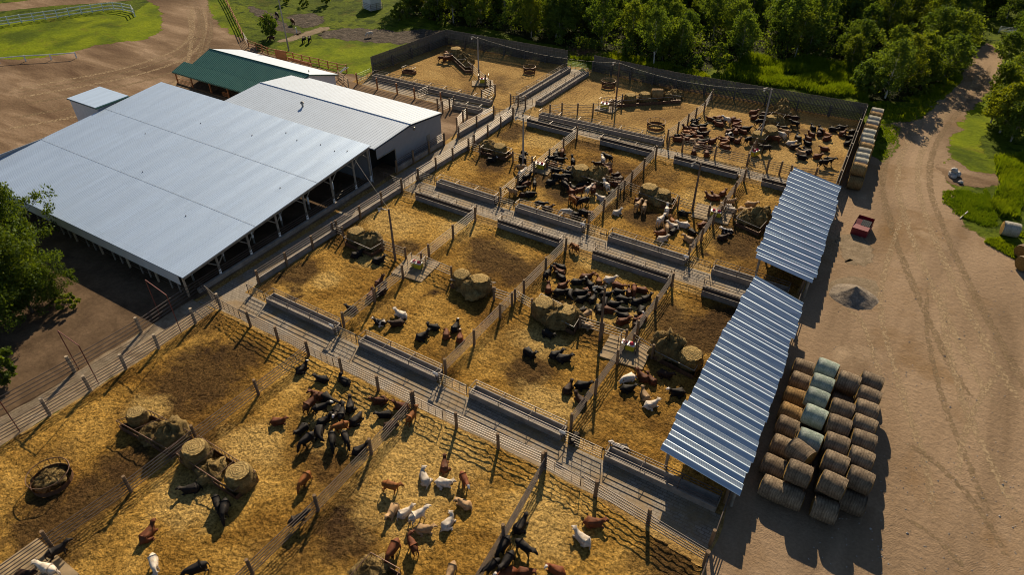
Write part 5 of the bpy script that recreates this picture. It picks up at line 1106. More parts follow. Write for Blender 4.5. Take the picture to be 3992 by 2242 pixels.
t12 = lambda x, y: T(1, 2, x, y); t13 = lambda x, y: T(1, 3, x, y); t03 = lambda x, y: T(0, 3, x, y); t22 = lambda x, y: T(2, 2, x, y); t23 = lambda x, y: T(2, 3, x, y); t11 = lambda x, y: T(1, 1, x, y); t21 = lambda x, y: T(2, 1, x, y); t10 = lambda x, y: T(1, 0, x, y); t31 = lambda x, y: T(3, 1, x, y)
herd(t12, '395,870,510,765,Lkf;745,930,570,900,LKf;945,980,820,900,LKr;1325,1130,1150,1140,LRf;1370,1260,1200,1285,LKf;1520,1215,1390,1175,LRf;1505,1350,1600,1240,SOu;1290,1410,1400,1350,LD')
herd(E5, '690,200,575,150,LRl;480,345,610,220,SRf;700,175,790,240,LKd;560,350,770,285,Skf;830,375,885,285,LKr;1005,370,1005,225,LKf;890,470,930,300,SKf;630,510,780,415,LKf;1010,520,1130,395,LKd;990,490,800,550,SOd;520,490,390,620,LKf;590,610,430,745,SKd;650,540,650,640,LKd;800,610,800,740,SKd;930,590,975,720,SKd;95,475,270,460,LRf;880,330,850,390,Lkf')
herd(t13, '950,235,1120,140,LKf;305,940,510,830,SKf;535,410,425,550,SOd;1265,530,1430,570,SOu;1715,540,1660,410,LWr;1885,415,1890,280,LRf;1800,510,1960,525,LWf;2055,420,2115,550,SrF;1410,735,1320,870,LTf;1405,860,1570,770,LWf;1530,890,1700,795,SWf;1590,985,1770,980,LTf;1875,985,1970,860,LWl;2160,765,2015,690,LTl;1595,1200,1530,1070,SRr;1415,1110,1320,1270,SRd;1970,1360,1930,1460,STf'.replace('F', 'f'))
herd(t03, '1430,1110,1535,960,LRf;440,1280,690,1130,SKf;590,1430,360,1345,SWf;1530,1240,1550,1400,SWd;2060,1350,1870,1430,SKd;150,1450,330,1440,LDf;2160,640,2190,800,SKd;2265,710,2240,850,SKd;1990,560,1840,595,LKf')
herd(E6, '470,330,565,190,LKf;450,420,670,580,SKf;405,370,250,590,SKd;430,570,310,740,SKf;290,640,100,780,SKf;430,780,310,815,Lrf;470,790,680,775,LRr;1020,800,830,715,Lrl;1310,480,1135,325,LWf;1260,215,1440,225,LRf')
herd(t11, '950,1130,1060,1090,LKf;1160,1185,1290,1150,LKf;1205,1430,1260,1370,SRf'); herd(t12, '1125,125,1165,30,LRf;1240,60,1290,0,LDf;1030,235,880,190,LKf;1310,365,1165,330,LpF;1490,285,1410,250,LWf;1480,345,1340,370,LDf;1605,520,1720,460,LKf;1840,400,1710,390,LKr;1900,510,1910,430,LRd;1975,440,2020,355,Lkf;2040,555,2045,450,Lrf'.replace('F', 'f'))
herd(t22, '290,430,410,495,LKf;115,620,210,690,LKl;375,690,490,655,LKf;425,715,590,705,LKf;515,1070,590,960,LDf;620,985,775,980,LKf;730,1175,635,1080,LDf;1215,890,1100,920,LWd;1080,1020,1225,1005,LKf;1350,940,1255,855,LRf;1425,960,1360,890,LRf;1350,1130,1305,1040,LTf;1335,1190,1440,1155,LWf;1700,1055,1600,1050,Lkf;1490,860,1560,880,LDf'); herd(t23, '640,25,600,110,LKf;1150,195,1010,150,Lpf')
herd(E4, '300,135,190,100,LKl;60,235,140,155,SKu;285,195,190,150,LRf;310,265,200,200,LKf;112,415,110,310,LRf;200,350,340,300,LRf;370,280,500,285,LKf;470,240,610,220,LRf;690,320,675,240,LOl;605,345,550,280,Lkf;730,265,880,250,LWf;840,305,965,350,LRf;1080,320,1085,415,Srd;1220,385,1110,370,LRf;1035,440,1020,365,LRf;620,365,735,365,LKf;690,420,830,425,LKf;850,390,965,410,LKf;900,470,1010,500,LKf;1080,520,1150,500,LKd;1160,495,1270,450,LKf;170,400,305,405,LKf;350,375,352,460,LKd;410,410,520,415,LKf;510,360,590,435,LRr;420,500,560,460,LKf;585,515,640,445,LKf;745,460,750,550,LKd;790,530,920,545,LKf;680,545,685,640,LKf;740,590,850,620,LRd;880,590,1030,615,LKf;1030,685,895,660,LKf;885,745,1030,715,LRf;1180,565,1150,655,Lkl;1200,690,1110,730,LRf;1110,795,1100,735,LDf;600,615,495,680,STd;600,785,490,770,LTf;520,605,460,625,LKf')
herd(t21, '655,1055,595,1010,SOd')
herd(E3, '440,170,510,220,SKf;440,250,500,330,SKd;540,480,330,460,STd;360,620,500,540,SWf;465,700,590,650,SKu;375,800,530,735,LKf;590,780,465,830,SRd;310,900,460,890,SKf;305,960,190,935,STf;430,1015,530,1015,LDf;545,1015,640,1010,LKd;690,860,690,740,SKf;960,300,1065,290,SKf;1100,250,1130,180,SKf;1255,130,1240,200,SRd;1200,200,1265,240,LKf;1135,320,1250,330,SKf;1475,420,1440,300,SKu;1370,500,1480,490,SKf;1050,530,1180,550,SKf;1295,580,1420,600,SKd;1060,650,1230,680,SKf;1240,640,1405,650,SKd;1330,745,1250,700,SDf;960,770,1080,765,LKf;1265,790,1330,850,SKd;1000,405,1130,430,LOf;2095,370,2035,245,SWf;2220,290,2110,250,SKf;2040,400,1890,400,LDf;2200,400,2130,410,LTf;2200,500,2080,450,LRf;2240,510,2130,590,SRd;2390,600,2275,640,LDf;2440,680,2345,720,LDf;2340,800,2220,795,LRf;2430,790,2370,795,LRf;2180,890,2085,790,SWu;2280,940,2200,1000,LKf;2095,1110,1960,1065,LWf;1460,990,1375,910,Lrf;1495,960,1690,910,SRf;1715,960,1840,870,SWf;1865,960,1890,880,SRf;1410,1070,1490,1130,SOd;1585,1105,1500,1080,LRf;1775,1110,1590,1165,SKd;690,1190,920,1230,SKf;875,1290,1030,1275,LDf;1405,1370,1265,1360,SWd;1455,1405,1620,1430,LKf;1640,1370,1700,1390,SKf;1820,1400,1740,1375,LRf;1550,840,1720,830,LKf;1480,900,1430,850,Lkf')
herd(t21, '1005,700,1085,670,LWf;1220,640,1290,580,STf;1305,675,1330,595,STf;1240,575,1285,550,LRf;1540,700,1550,625,SWu;1425,800,1535,725,SWf;1620,800,1580,745,LOf;1545,790,1550,880,STd;1630,835,1580,815,LWf;1590,890,1620,865,LKf;1520,885,1445,905,LRf;1445,960,1555,940,LWf;1760,815,1660,805,LWf;1660,680,1765,710,LKf;1755,850,1845,920,LKf;1815,985,1715,930,LTl;2015,550,1945,515,LRf;2060,550,2005,515,LRf;2080,510,2135,475,LRf;1935,800,1875,830,LRf;2115,575,2230,575,LTf;2190,630,2115,615,LWf;2335,600,2440,610,LTf;2265,655,2370,670,LTf;2395,685,2475,690,LRf;2190,885,2115,870,Lpf;2035,950,2170,925,LDf;2240,665,2140,652,LWf;70,150,110,120,SKf'); herd(t11, '2315,160,2395,155,Lkf')
herd(E1, '950,225,790,205,LRf;1090,195,970,215,LRf;1165,245,1065,245,LRf;1265,240,1145,200,SWf;1350,205,1290,220,LRf;1490,265,1320,255,LRf;1105,290,930,265,LKf;1130,345,970,315,LRf;1320,345,1465,315,Lrf;1480,400,1375,385,LRf;1510,415,1670,415,LKf;1590,490,1465,455,LRf;1380,500,1390,440,LRd;1205,480,1310,455,LRf;1310,510,1205,555,Lpf;1320,620,1235,595,LDf;1215,625,1125,620,LOf;1255,665,1070,665,LRf;1060,745,1230,705,LOf;1300,810,1080,775,LRf;815,685,1000,645,LRf;1375,685,1480,630,LRf;1570,650,1690,600,SKd;485,310,640,270,LDf;520,255,600,245,LKf;490,345,600,390,LKf;650,365,790,355,LKf;670,420,750,415,LRd;630,445,455,415,LRf;430,425,365,400,LRf;345,480,430,480,LOf;420,485,520,495,LOf;575,485,675,530,LKf;695,525,850,490,LDf;460,545,345,540,LOf;580,525,465,515,LOf;345,585,520,575,LKf;720,595,565,575,LRf;300,630,140,625,LRf;165,565,280,565,LKf;440,645,305,595,LRf;445,650,610,645,LTf;655,675,760,675,LKf;650,800,550,705,LTf;595,715,770,725,LRf;925,805,725,785,LRf;540,910,540,845,LRf;800,955,800,870,LRf;1810,280,1920,275,SKd;1720,195,1790,175,LRf;1900,110,2030,130,LDf;1890,190,1990,200,SKf;1690,90,1790,80,LRf')
herd(E2, '900,525,680,510,SKf;940,600,740,560,STf;800,650,710,620,SWd;735,735,530,700,SRd;590,905,320,915,SKf;890,805,1000,805,LWf;935,885,1090,875,LDf;1125,735,1055,670,LKr;1440,540,1345,450,LKf;1595,580,1515,515,LKf;1530,650,1500,565,LDf;1420,660,1305,605,LRf;1370,755,1225,675,LRf;1370,845,1190,775,LKf;1700,655,1645,625,LOf;1580,735,1750,695,LRf;1890,665,2080,565,LRf;2210,560,2130,600,LKf;2165,700,2070,695,LKf;2025,835,2140,785,LKf;1730,935,1520,910,LRf;1400,1000,1170,925,LDf;1300,1010,1120,955,LKf;1255,1030,1060,975,LTf;1285,1105,1060,1075,LKf;1375,1085,1585,1060,LRf;1490,1205,1720,1200,SKf;1620,1130,1800,1150,SKf;1090,320,920,310,SDf;1750,520,1850,540,LKf;1900,480,2010,500,LKf;1100,430,960,390,SKf')
herd(E9, '245,385,340,385,SRf;310,410,450,395,SRf;330,345,425,350,STf;350,290,390,330,SRf')
herd(t10, '488,372,460,400,SKd;540,370,520,400,SKd;340,190,380,220,SRd;190,125,215,145,SKd;1150,325,1120,330,SWd;165,375,130,375,SDd;45,175,65,185,SRd')
# landmarks used in the labels
LM = [('the feeder nearest the barn', G(T(1, 1, 1100, 1000))), ('the second pen feeder', G(T(1, 2, 2200, 20))), ('the two bale feeder', G(T(2, 2, 430, 280))), ('the near striped roof', Vector((-8, 45, 0))), ('the far striped roof', Vector((-10, 79, 0))),
      ('the tall bale feeder', G(T(2, 1, 750, 340))), ('the two round bales', G(T(2, 1, 1450, 560))), ('the far right hay feeder', G(E1(2050, 380))), ('the nearest double feeder', GT(0, 3, 1850, 250)), ('the lamp post', Vector((pC.x, pC.y, 0)))]
def pen_of(x, y):
    if x < -61.5 and y < 118 and y > 96: return 'far left pen'
    if y > 96 and x < -61 or y > 122: return 'far pasture'
    row = 'nearest' if y < 32.4 else 'second' if y < 63.4 else 'third' if y < 92 else 'far'
    if 63.4 <= y < 67.4 and row == 'third': return 'middle alley'
    if row == 'far': return 'far middle pen' if x < -30.5 else 'far pen left of the hay' if x < -17.6 else 'far corner pen'
    c = ('barn side' if x < X1 else 'left' if x < X2 else 'right' if x < X3 else 'yard side')
    return f'{c} pen {row} row'
HEADS = {'f': '', 'u': 'with head raised', 'l': 'looking left', 'r': 'looking right', 'd': 'with head down'}
info = []
for c in COWS:
    c.append(pen_of(c[0], c[1])); v = Vector((c[0], c[1], 0))-Vector((0, 0, S)); c.append(v.dot(Vector(RT))/v.dot(Vector(FW))); c.append(v.dot(Vector(UP))/v.dot(Vector(FW)))
def quad8(c):
    """which way the animal points in the picture"""
    d = Vector((math.cos(c[2]), math.sin(c[2]), 0)); sx = d.dot(Vector(RT)); sy = d.dot(Vector((FW[0], FW[1], 0)).normalized())
    return ('right' if sx > 0 else 'left') if abs(sx) > abs(sy)*1.2 else ('away' if sy > 0 else 'towards the camera')
groups = {}
for i, c in enumerate(COWS):
    groups.setdefault((c[6], CNAME[c[4]], c[3], quad8(c)), []).append(i)
LAB = {}
NTH = ['leftmost', 'second from left', 'third from left', 'fourth from left', 'fifth from left', 'sixth from left', 'seventh from left', 'eighth from left', 'ninth from left', 'tenth from left', 'eleventh from left', 'twelfth from left', 'thirteenth from left', 'fourteenth from left']
for (pen, cn, pose, fc), ids in groups.items():
    ids.sort(key=lambda i: COWS[i][7]); n = len(ids)
    for k, i in enumerate(ids):
        act = 'standing' if pose == 'S' else 'lying'; ft = 'facing '+fc if fc in ('left', 'right') else 'facing '+fc.replace('towards the camera', 'us')
        LAB[i] = f'{cn} cow {act} {ft}, {pen}' if n == 1 else f'{cn} cow {act} {ft}, {"rightmost" if k == n-1 else NTH[k]}, {pen}'
for i, c in enumerate(COWS):
    me = CMESH[c[3]+c[5]]; o = bpy.data.objects.new('cow', me); COL.objects.link(o); o.location = (c[0], c[1], .03); o.rotation_euler = (0, 0, c[2])
    k = random.uniform(.84, .99) if c[3] == 'L' else random.uniform(.88, 1.04); o.scale = (k, k*random.choice((1, 1, -1)) if c[5] in 'f' else k, k)
    o.material_slots[0].link = 'OBJECT'; o.material_slots[0].material = CM[c[4]]
    tag(o, LAB[i], 'cow', f'cattle in the {c[6]}')
# ================================================================ trees and plants
def leaf_mat(name, c1, c2, trans=.45, tc=None):
    m = bpy.data.materials.new(name); m.use_nodes = True; t = m.node_tree; t.nodes.clear(); out = t.nodes.new('ShaderNodeOutputMaterial')
    oi = t.nodes.new('ShaderNodeObjectInfo'); n = noi(t, pos(t), .45, 4, .6)
    c = ramp(t, n, [(.3, c1), (.7, c2)]); c = mix(t, 1, c, ramp(t, oi.outputs['Random'], [(0, (.7, .78, .8)), (.5, (1, 1, 1)), (1, (1.35, 1.2, .8))]), 'MULTIPLY')
    d = t.nodes.new('ShaderNodeBsdfDiffuse'); tr = t.nodes.new('ShaderNodeBsdfTranslucent'); ms = t.nodes.new('ShaderNodeMixShader'); ms.inputs[0].default_value = trans
    t.links.new(c, d.inputs[0]); tcn = mix(t, 1, c, (1.25, 1.15, .45), 'MULTIPLY'); t.links.new(tcn, tr.inputs[0]); t.links.new(d.outputs[0], ms.inputs[1]); t.links.new(tr.outputs[0], ms.inputs[2])
    g = t.nodes.new('ShaderNodeBsdfGlossy'); g.inputs['Roughness'].default_value = .6; g.inputs[0].default_value = (.6, .7, .6, 1); m2 = t.nodes.new('ShaderNodeMixShader'); m2.inputs[0].default_value = .02
    t.links.new(ms.outputs[0], m2.inputs[1]); t.links.new(g.outputs[0], m2.inputs[2]); t.links.new(m2.outputs[0], out.inputs[0]); return m
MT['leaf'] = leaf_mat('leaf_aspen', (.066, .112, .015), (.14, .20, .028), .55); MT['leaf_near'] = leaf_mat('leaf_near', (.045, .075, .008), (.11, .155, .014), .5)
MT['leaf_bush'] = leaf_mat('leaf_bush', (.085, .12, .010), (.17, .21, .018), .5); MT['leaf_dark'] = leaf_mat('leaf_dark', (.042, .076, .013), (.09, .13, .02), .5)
MT['blade'] = leaf_mat('grass_blade', (.08, .14, .006), (.17, .23, .010), .5); MT['twig'] = plain('dead_twig', (.13, .06, .04), .9, 0, .3, 3)
MT['bark'] = plain('bark_pale', (.30, .27, .22), .9, 0, .35, 2.5, stretch=(1, 1, .4)); MT['bark_dark'] = plain('bark_dark', (.075, .058, .042), .95, 0, .35, 2.5, stretch=(1, 1, .4)); MT['bark_white'] = plain('bark_white', (.5, .48, .43), .8, 0, .3, 3, stretch=(1, 1, 2))
def leaves(clumps, per, size, rnd):
    V, Fc = [], []
    for (c, r) in clumps:
        for i in range(per):
            d = Vector((rnd.gauss(0, 1), rnd.gauss(0, 1), rnd.gauss(0, .8))).normalized()*r*(rnd.random()**.45); p = c+d
            n = (d.normalized()*.5+Vector((rnd.uniform(-1, 1), rnd.uniform(-1, 1), rnd.uniform(-.3, 1)))).normalized(); u = n.orthogonal().normalized(); w = n.cross(u); a = rnd.uniform(0, 2*PI); u, w = u*math.cos(a)+w*math.sin(a), w*math.cos(a)-u*math.sin(a)
            s = size*rnd.uniform(.6, 1.25); k = len(V); V += [tuple(p-u*s), tuple(p+w*s*.55), tuple(p+u*s), tuple(p-w*s*.55)]; Fc.append((k, k+1, k+2, k+3))
    return V, Fc
def tree_proto(h, rad, seed, nclump=84, per=50, size=.235, base=.20, lean=.06, trunk_r=.17, irr=.22):
    rnd = random.Random(seed); tm = MB(); top = Vector((rnd.uniform(-1, 1)*lean*h, rnd.uniform(-1, 1)*lean*h, h*.86)); pts = [Vector((0, 0, -.1))]
    for k in range(1, 7): f = k/6; pts.append(top*f+Vector((rnd.uniform(-.12, .12), rnd.uniform(-.12, .12), 0))*h*.06)
    for k in range(6): tm.tube(pts[k], pts[k+1], trunk_r*(1-k/7.2), trunk_r*(1-(k+1)/7.2), n=7, cap=False)
    cl = []
    for i in range(nclump):
        f = base+(1-base)*(i+.5)/nclump; a = i*2.4+rnd.uniform(-.5, .5); tt = (f-base)/(1-base); prof = math.sqrt(max(.06, 1-(2*tt*.98-.92)**2))*(1+irr*math.sin(a*2+seed)+irr*.7*math.sin(a*3+seed*2+f*5))
        q = rad*prof*rnd.uniform(.25, 1.0); c = top*f/.86*1.0; c = Vector((top.x*f+math.cos(a)*q, top.y*f+math.sin(a)*q, h*f*.97+rnd.uniform(-.03, .03)*h)); r = rad*rnd.uniform(.13, .29)
        cl.append((c, r))
        if i % 4 == 0:
            s = top*(max(.18, f-.16)); tm.tube(Vector((s.x, s.y, max(.6, h*(f-.15)*.9))), c, .05*(1.3-f), .012, n=5, cap=False)
    V, Fc = leaves(cl, per, size, rnd); cm = bpy.data.meshes.new('crown'); cm.from_pydata(V, [], Fc); t = bpy.data.meshes.new('trunk'); t.from_pydata(tm.v, [], tm.f); t.polygons.foreach_set('use_smooth', [True]*len(t.polygons)); return cm, t
PROTO = [tree_proto(9.5, 3.5, 11), tree_proto(11.5, 3.7, 12, 96), tree_proto(8.4, 3.7, 13, 84), tree_proto(12.5, 3.6, 14, 96, base=.34), tree_proto(10, 4.1, 15, 100, base=.2), tree_proto(7, 3.1, 16, 70)]
SHRUB = [tree_proto(3.2, 1.7, 21, 22, 70, .2, .12, .05, .06), tree_proto(2.2, 1.5, 22, 16, 70, .18, .08, .05, .05), tree_proto(4.4, 1.9, 23, 26, 70, .22, .14, .05, .07)]
def put(proto, x, y, s, label, group, leaf='leaf', bark='bark', name='tree', cat='tree', rz=None, sz=None):
    t = thing(name, (x, y, 0), random.uniform(0, 6.28) if rz is None else rz, label, cat, group); t.scale = (s, s, s*(sz or random.uniform(.92, 1.1)))
    for nm, me, m in (('crown', proto[0], leaf), ('trunk', proto[1], bark)):
        o = bpy.data.objects.new(nm, me); COL.objects.link(o); o.parent = t
        if not me.materials: me.materials.append(MT[m])
        o.material_slots[0].link = 'OBJECT'; o.material_slots[0].material = MT[m]
    return t
# which ground the wood covers: everything behind the windbreaks except clearings
def G2(p): g = G(p); return (g.x, g.y)
WOOD = [G2(T(1, 0, 1400, 120)), G2(T(1, 0, 1700, 170)), G2(T(1, 0, 2000, 250)), G2(T(1, 0, 2300, 270)), G2(T(2, 0, 100, 380)), G2(T(2, 0, 560, 480)), G2(T(2, 0, 900, 520)), G2(T(2, 0, 1250, 600)), G2(T(2, 0, 1500, 640)), G2(T(2, 0, 1900, 700)), G2(T(2, 0, 2250, 640)), G2(T(2, 0, 2400, 560)), G2(T(3, 0, 100, 640)), G2(T(3, 0, 420, 600)), G2(T(3, 0, 800, 640)), G2(T(3, 0, 900, 900)), G2(T(3, 0, 1050, 1010)), G2(T(3, 0, 1350, 1010)), G2(T(3, 0, 1650, 900)), G2(T(3, 0, 1950, 700)), G2(T(3, 0, 2060, 520)), G2(T(3, 0, 2150, 380)), G2(T(3, 0, 2180, 200)), (40, 260), (-40, 330), (-190, 330), (-150, 230)]
def inside(p, poly):
    c = False; j = len(poly)-1
    for i in range(len(poly)):
        (xi, yi), (xj, yj) = poly[i], poly[j]
        if (yi > p[1]) != (yj > p[1]) and p[0] < (xj-xi)*(p[1]-yi)/(yj-yi)+xi: c = not c
        j = i
    return c
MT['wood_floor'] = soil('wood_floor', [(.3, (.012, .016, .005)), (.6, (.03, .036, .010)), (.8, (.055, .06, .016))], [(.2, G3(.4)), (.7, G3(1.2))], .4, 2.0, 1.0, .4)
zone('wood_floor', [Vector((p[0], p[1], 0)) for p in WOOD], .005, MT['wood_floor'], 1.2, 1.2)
rnd = random.Random(5); spots = []
xs = [p[0] for p in WOOD]; ys = [p[1] for p in WOOD]
def dist_edge(p):
    best = 1e9
    for a, b in zip(WOOD[:22], WOOD[1:23]):
        A_, B_ = Vector(a), Vector(b); P_ = Vector(p); d = B_-A_; u = max(0, min(1, (P_-A_).dot(d)/d.length_squared)); best = min(best, (P_-A_-d*u).length)
    return best
tries = 0
while len(spots) < 262 and tries < 60000:
    tries += 1; p = (rnd.uniform(min(xs), max(xs)), rnd.uniform(min(ys), 285)); 
    if not inside(p, WOOD): continue
    v = Vector((p[0], p[1], 6))-Vector((0, 0, S)); w_ = v.dot(Vector(FW)); sx = v.dot(Vector(RT))/w_*FPX; sy = v.dot(Vector(UP))/w_*FPX
    if abs(sx) > W/2+160 or sy > H/2+240: continue
    de = dist_edge(p); mind = 3.0 if de < 8 else 4.2
    if any((p[0]-q[0])**2+(p[1]-q[1])**2 < mind*mind for q in spots): continue
    spots.append((p[0], p[1], de, sx))
rows = {}
for s_ in spots:
    band = 'front edge' if s_[2] < 5 else 'second rank' if s_[2] < 11 else 'middle' if s_[2] < 22 else 'deep part' if s_[2] < 38 else 'far back'
    side = 'behind the left windbreak' if s_[3] < 150 else 'behind the right windbreak' if s_[3] < 1000 else 'left of the track'
    rows.setdefault((band, side), []).append(s_)
ordw = lambda k: (ORD+['seventeenth', 'eighteenth', 'nineteenth', 'twentieth']+['twenty '+o for o in ORD[:9]]+['thirtieth']+['thirty '+o for o in ORD[:9]]+['fortieth']+['forty '+o for o in ORD[:9]]+['fiftieth']+['fifty '+o for o in ORD[:9]])[k]
for (band, side), L in rows.items():
    L.sort(key=lambda s_: s_[3])
    for k, s_ in enumerate(L):
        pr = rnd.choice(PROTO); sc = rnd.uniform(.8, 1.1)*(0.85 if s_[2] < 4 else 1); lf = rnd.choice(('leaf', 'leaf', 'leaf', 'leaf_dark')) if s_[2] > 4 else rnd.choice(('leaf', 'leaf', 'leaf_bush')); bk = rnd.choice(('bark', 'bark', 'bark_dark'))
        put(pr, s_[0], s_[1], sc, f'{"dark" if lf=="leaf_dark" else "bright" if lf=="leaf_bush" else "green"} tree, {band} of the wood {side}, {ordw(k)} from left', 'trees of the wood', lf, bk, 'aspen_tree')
# low undergrowth over the whole floor of the wood: one mass
V_, F_ = [], []; r_ = random.Random(17); cl = []
while len(cl) < 1500:
    p = (r_.uniform(min(xs), max(xs)), r_.uniform(min(ys), 285))
    if inside(p, WOOD):
        v = Vector((p[0], p[1], 1))-Vector((0, 0, S)); w_ = v.dot(Vector(FW))
        if abs(v.dot(Vector(RT))/w_*FPX) < W/2+60 and v.dot(Vector(UP))/w_*FPX < H/2+60: cl.append((Vector((p[0], p[1], r_.uniform(.2, 1.3))), r_.uniform(.8, 1.9)))
V_, F_ = leaves(cl, 34, .26, r_); me = bpy.data.meshes.new('undergrowth'); me.from_pydata([(x, y, max(.02, z)) for x, y, z in V_], [], F_); me.materials.append(MT['leaf']); tag(link('undergrowth', me), kind='stuff')
# named single trees
p = GT(3, 0, 1178, 985); put(PROTO[1], p.x, p.y, .95, 'leafy tree with a bright white leaning trunk left of the track', 'trees of the wood', 'leaf', 'bark_white', 'birch_tree', rz=.5)
p = GT(3, 0, 930, 935); put(PROTO[5], p.x, p.y, .85, 'slim tree alone in the bright reeds left of the white trunk', 'trees of the wood', 'leaf', 'bark', 'birch_tree')
p = GT(2, 0, 1410, 660); put(PROTO[3], p.x, p.y, .8, 'slim white stemmed tree just behind the right windbreak', 'trees of the wood', 'leaf', 'bark_white', 'birch_tree')
p = GT(2, 0, 430, 370); put(PROTO[3], p.x, p.y, .9, 'tree with pale stem rising behind the left windbreak end', 'trees of the wood', 'leaf', 'bark_white', 'birch_tree')
# right side of the track
RT_ = [((3, 0, 2380, 640), 2, .75, 'bush'), ((3, 0, 2560, 560), 4, .95, 'tree'), ((3, 0, 2480, 860), 2, .7, 'bush'), ((3, 0, 2300, 960), 5, .75, 'bush'), ((3, 0, 2560, 1000), 4, .9, 'tree'), ((3, 0, 2240, 1230), 5, .8, 'tree'), ((3, 0, 2330, 1330), 2, .95, 'tree'), ((3, 0, 2500, 1330), 4, .85, 'tree'), ((3, 0, 2620, 1250), 1, .9, 'tree'), ((3, 0, 2440, 1420), 2, .8, 'bush'), ((3, 0, 2650, 900), 1, .9, 'tree'), ((3, 0, 2600, 700), 3, .8, 'tree'), ((3, 0, 2480, 330), 4, 1.0, 'tree'), ((3, 0, 2560, 250), 1, 1.1, 'tree'), ((3, 0, 2400, 180), 3, 1.0, 'tree'), ((3, 0, 2640, 420), 4, 1.0, 'tree'), ((3, 0, 2300, 120), 1, 1.0, 'tree'), ((3, 0, 2500, 60), 3, 1.1, 'tree')]
for k, (q, i, s_, kd) in enumerate(RT_):
    p = GT(*q); put(PROTO[i], p.x, p.y, s_, f'{"yellow green" if k % 3 else "dark green"} {kd} on the right of the track, {ORD[k] if k < 16 else ordw(k)} counted from the white panels', 'trees right of the track', 'leaf_bush' if k in (3, 5, 6) else 'leaf_dark' if k > 11 else 'leaf', 'bark', 'aspen_tree')
# the trees at the left edge, close to the camera
NEAR = [tree_proto(11.5, 4.6, 31, 130, 100, .16, .16, .05, .2, .42), tree_proto(8.8, 4.2, 32, 115, 100, .15, .1, .05, .16, .45)]
for k, (q, i, s_, l) in enumerate((((0, 2, 330, 250), 0, .92, 'broad leafy tree beside the barn fascia, rightmost at the left edge'), ((0, 2, 150, 330), 0, .9, 'tall leafy tree at the left edge behind the lane fence'), ((0, 2, 40, 200), 1, 1.15, 'leafy tree cut by the left edge above the lane'), ((0, 1, 200, 1180), 1, 1.1, 'leafy tree reaching over the lean to roof at the left edge'), ((0, 1, 30, 1050), 0, .8, 'dark tree in front of the lean to roof cut by the left edge'), ((0, 2, 560, 130), 1, .62, 'low leafy tree in the shade below the barn fascia'), ((0, 2, -150, 420), 0, .9, 'tree mostly outside the left edge by the lane'))):
    p = GT(*q); put(NEAR[i], p.x, p.y, s_, l, 'trees at the left edge', 'leaf_near', 'bark_dark', 'poplar_tree')
p = GT(0, 2, 60, 980); put(SHRUB[2], p.x, p.y, .95, 'small bright bush at the left edge below the trees', 'bushes at the left edge', 'leaf_near', 'bark_dark', 'bush', 'bush')
p = GT(0, 2, 700, 210); put(SHRUB[1], p.x, p.y, .8, 'small sunlit bush at the foot of the left trees', 'bushes at the left edge', 'leaf_bush', 'bark_dark', 'bush', 'bush')
p = GT(1, 0, 150, 385); put(PROTO[5], p.x, p.y, .75, 'slender young tree beside the utility pole in the pasture', 'young pasture trees', 'leaf', 'bark_dark', 'young_tree')
for k, (x, y, s_) in enumerate(sorted(((1440, 200, 1.1), (1600, 140, 1.3), (1540, 180, .9), (700, 40, .9), (480, 60, .8), (1740, 190, 1.2), (1870, 250, 1.0), (2150, 270, 1.1), (300, 30, .9)))):
    p = GT(1, 0, x, y); put(SHRUB[k % 3], p.x, p.y, s_, f'scrub bush at the pasture end of the wood, {NTH[k]}', 'scrub bushes of the pasture', 'leaf_bush' if k % 2 else 'leaf', 'bark_dark', 'bush', 'bush')
for k, (c, r, x, y, s_) in enumerate(((2, 0, 700, 520, .9), (2, 0, 780, 500, 1.0), (2, 0, 1130, 590, .9), (2, 0, 1600, 640, 1.1), (2, 0, 1830, 700, 1.1), (2, 0, 2050, 720, 1.2), (3, 0, 480, 570, 1.2), (3, 0, 760, 560, 1.4), (3, 0, 1000, 960, 1.2), (3, 0, 1500, 960, 1.1), (3, 0, 1720, 830, 1.2), (3, 0, 1880, 720, 1.2))):
    p = GT(c, r, x, y); put(SHRUB[k % 3], p.x, p.y, s_, f'bush along the edge of the wood, {ordw(k)} rightwards from the green gate', 'undergrowth at the edge of the wood', 'leaf_bush' if k % 3 == 0 else 'leaf', 'bark_dark', 'bush', 'bush')
m = MB(); rr = random.Random(3); c0 = GT(2, 0, 700, 540)
for i in range(420):
    p = c0+Vector((rr.gauss(0, 2.0), rr.gauss(0, 1.4), abs(rr.gauss(.3, .4)))); d = Vector((rr.uniform(-1, 1), rr.uniform(-1, 1), rr.uniform(-.25, .5))).normalized()*rr.uniform(.4, 1.3); m.tube(p, p+d, .02, .01, n=3, cap=False)
tag(m.build('brush_pile', MT['twig']), kind='stuff')
